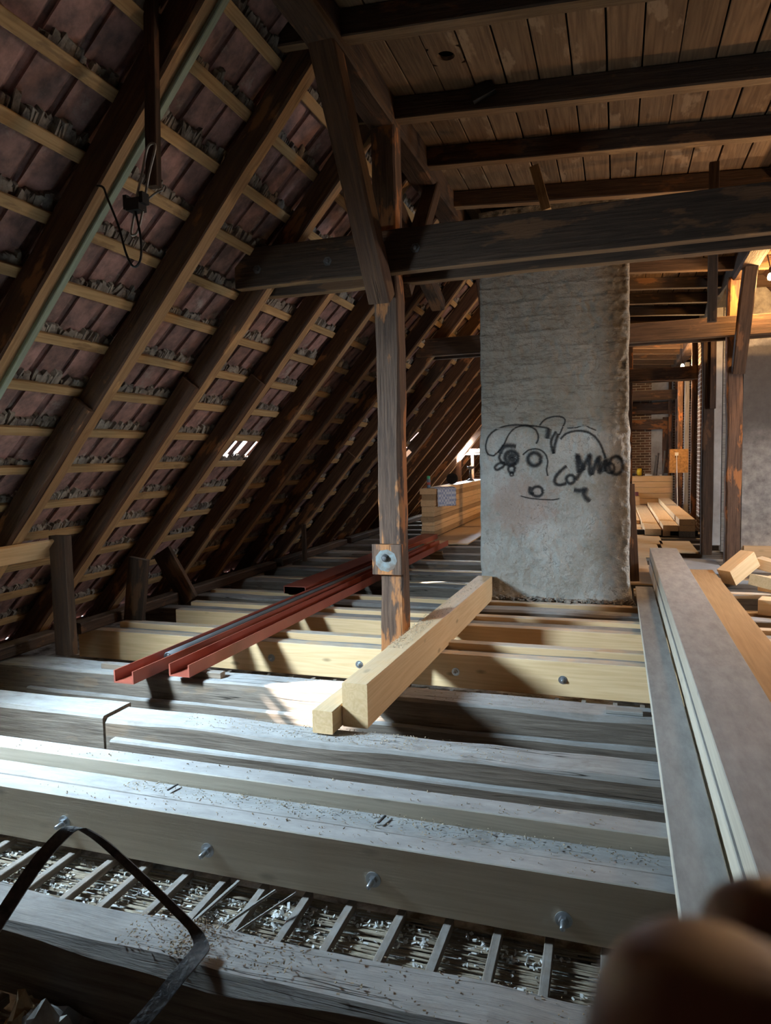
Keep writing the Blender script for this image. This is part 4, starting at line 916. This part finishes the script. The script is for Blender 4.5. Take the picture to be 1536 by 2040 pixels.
# sawdust and chips on the tops
r = random.Random(21); sp = []
def scatter(n, x0, x1, y0, y1, z, sg=None):
    for _ in range(n): sp.append((r.uniform(x0, x1), r.uniform(y0, y1), z+.002))
scatter(500, -2.2, .15, 2.60, 2.72, 0.0); scatter(180, -1.6, .15, 2.66, 2.73, .0); scatter(160, -3, .1, 2.74, 2.84, .062); scatter(140, -2.6, .1, 2.49, 2.57, .002)
scatter(500, -2.4, -.4, 3.35, 3.54, .006); scatter(250, -1.6, -1.0, 3.36, 3.54, .006); scatter(500, -1.44, -1.32, 4.3, 5.3, .264); scatter(150, -1.4, -1.25, 5.3, 7, .264)
scatter(350, -1.5, -.9, 1.72, 1.9, .006); scatter(250, -1.32, -1.18, 1.72, 1.9, .008); scatter(150, -.9, 0, 1.72, 1.9, .006); scatter(200, -2.2, -.3, 4.12, 4.32, .006)
crumbs('wood_shavings', 'chip', sp, .0012, .0030, 6)
tag(bpy.data.objects['wood_shavings'], 'fine sawdust and wood shavings strewn over the joists', 'sawdust')
for i, (x, y, z, a) in enumerate(((-1.95, 2.64, .004, .5), (-.93, 2.63, .004, .5))):
    timber('nail', (x, y, z+.004), (x+.012, y+.06, z+.006), .012, .006, 'iron', label=['rusty iron bit on the old clamped joist nearer the strap', 'rusty iron bit at the middle of the old clamped joist'][i], cat='nail')

# ------------------------------------------------------------------ the photographer's hand close to the lens
def hand():
    V = []; E = []; Rr = []
    def chain(pts, start=None):
        prev = start
        for p, rad in pts:
            V.append(tuple(p)); Rr.append(rad); i = len(V)-1
            if prev is not None: E.append((prev, i))
            prev = i
        return prev
    wr = chain([((0.1654, 0.2389, 1.1637), .028), ((0.1209, 0.2037, 1.2373), .030)])
    pm = chain([((0.0812, 0.1695, 1.3041), .030)], wr); kn = chain([((0.0510, 0.1422, 1.3510), .022)], pm)
    chain([((0.0314, 0.1191, 1.3802), .0215), ((0.0148, 0.1010, 1.4073), .0230), ((0.0127, 0.0982, 1.4210), .0190), ((0.0126, 0.0978, 1.4298), .0150), ((0.0128, 0.0982, 1.4342), .0085)], kn)
    chain([((0.0601, 0.1532, 1.3715), .0170), ((0.0454, 0.1401, 1.3999), .0145), ((0.0308, 0.1289, 1.4138), .0130), ((0.0214, 0.1211, 1.4204), .0120), ((0.0161, 0.1174, 1.4229), .0075)], kn)
    chain([((0.0790, 0.1727, 1.3521), .0140), ((0.0651, 0.1621, 1.3824), .0140), ((0.0524, 0.1505, 1.3959), .0130), ((0.0455, 0.1441, 1.3972), .0100)], pm)
    chain([((0.1053, 0.1941, 1.3262), .0120), ((0.0912, 0.1848, 1.3606), .0120), ((0.0779, 0.1740, 1.3734), .0110), ((0.0704, 0.1683, 1.3729), .0090)], pm)
    chain([((0.0416, 0.1354, 1.3316), .0160), ((0.0219, 0.1109, 1.3705), .0140), ((0.0139, 0.0995, 1.3924), .0130), ((0.0109, 0.0960, 1.4011), .0100)], pm)
    me = bpy.data.meshes.new('person'); me.from_pydata(V, E, []); me.materials.append(M['skin'])
    o = put(bpy.data.objects.new('person', me), Matrix())
    sk = o.modifiers.new('skin', 'SKIN'); sk.use_smooth_shade = True
    if not me.skin_vertices: me.attributes  # the modifier adds the layer on first use
    return o, me, Rr
def add_skin(o, me, Rr):
    try:
        lay = me.skin_vertices[0]
    except Exception:
        import bmesh
        bm = bmesh.new(); bm.from_mesh(me); bm.verts.layers.skin.verify(); bm.to_mesh(me); bm.free()
        lay = me.skin_vertices[0]
    for i, rad in enumerate(Rr): lay.data[i].radius = (rad, rad)
    lay.data[2].use_root = True
    ss = o.modifiers.new('sub', 'SUBSURF'); ss.levels = 2; ss.render_levels = 2
ho, hm, hr = hand(); add_skin(ho, hm, hr)
tag(ho, "photographer's blurred hand with curled fingers at the bottom corner", 'person')
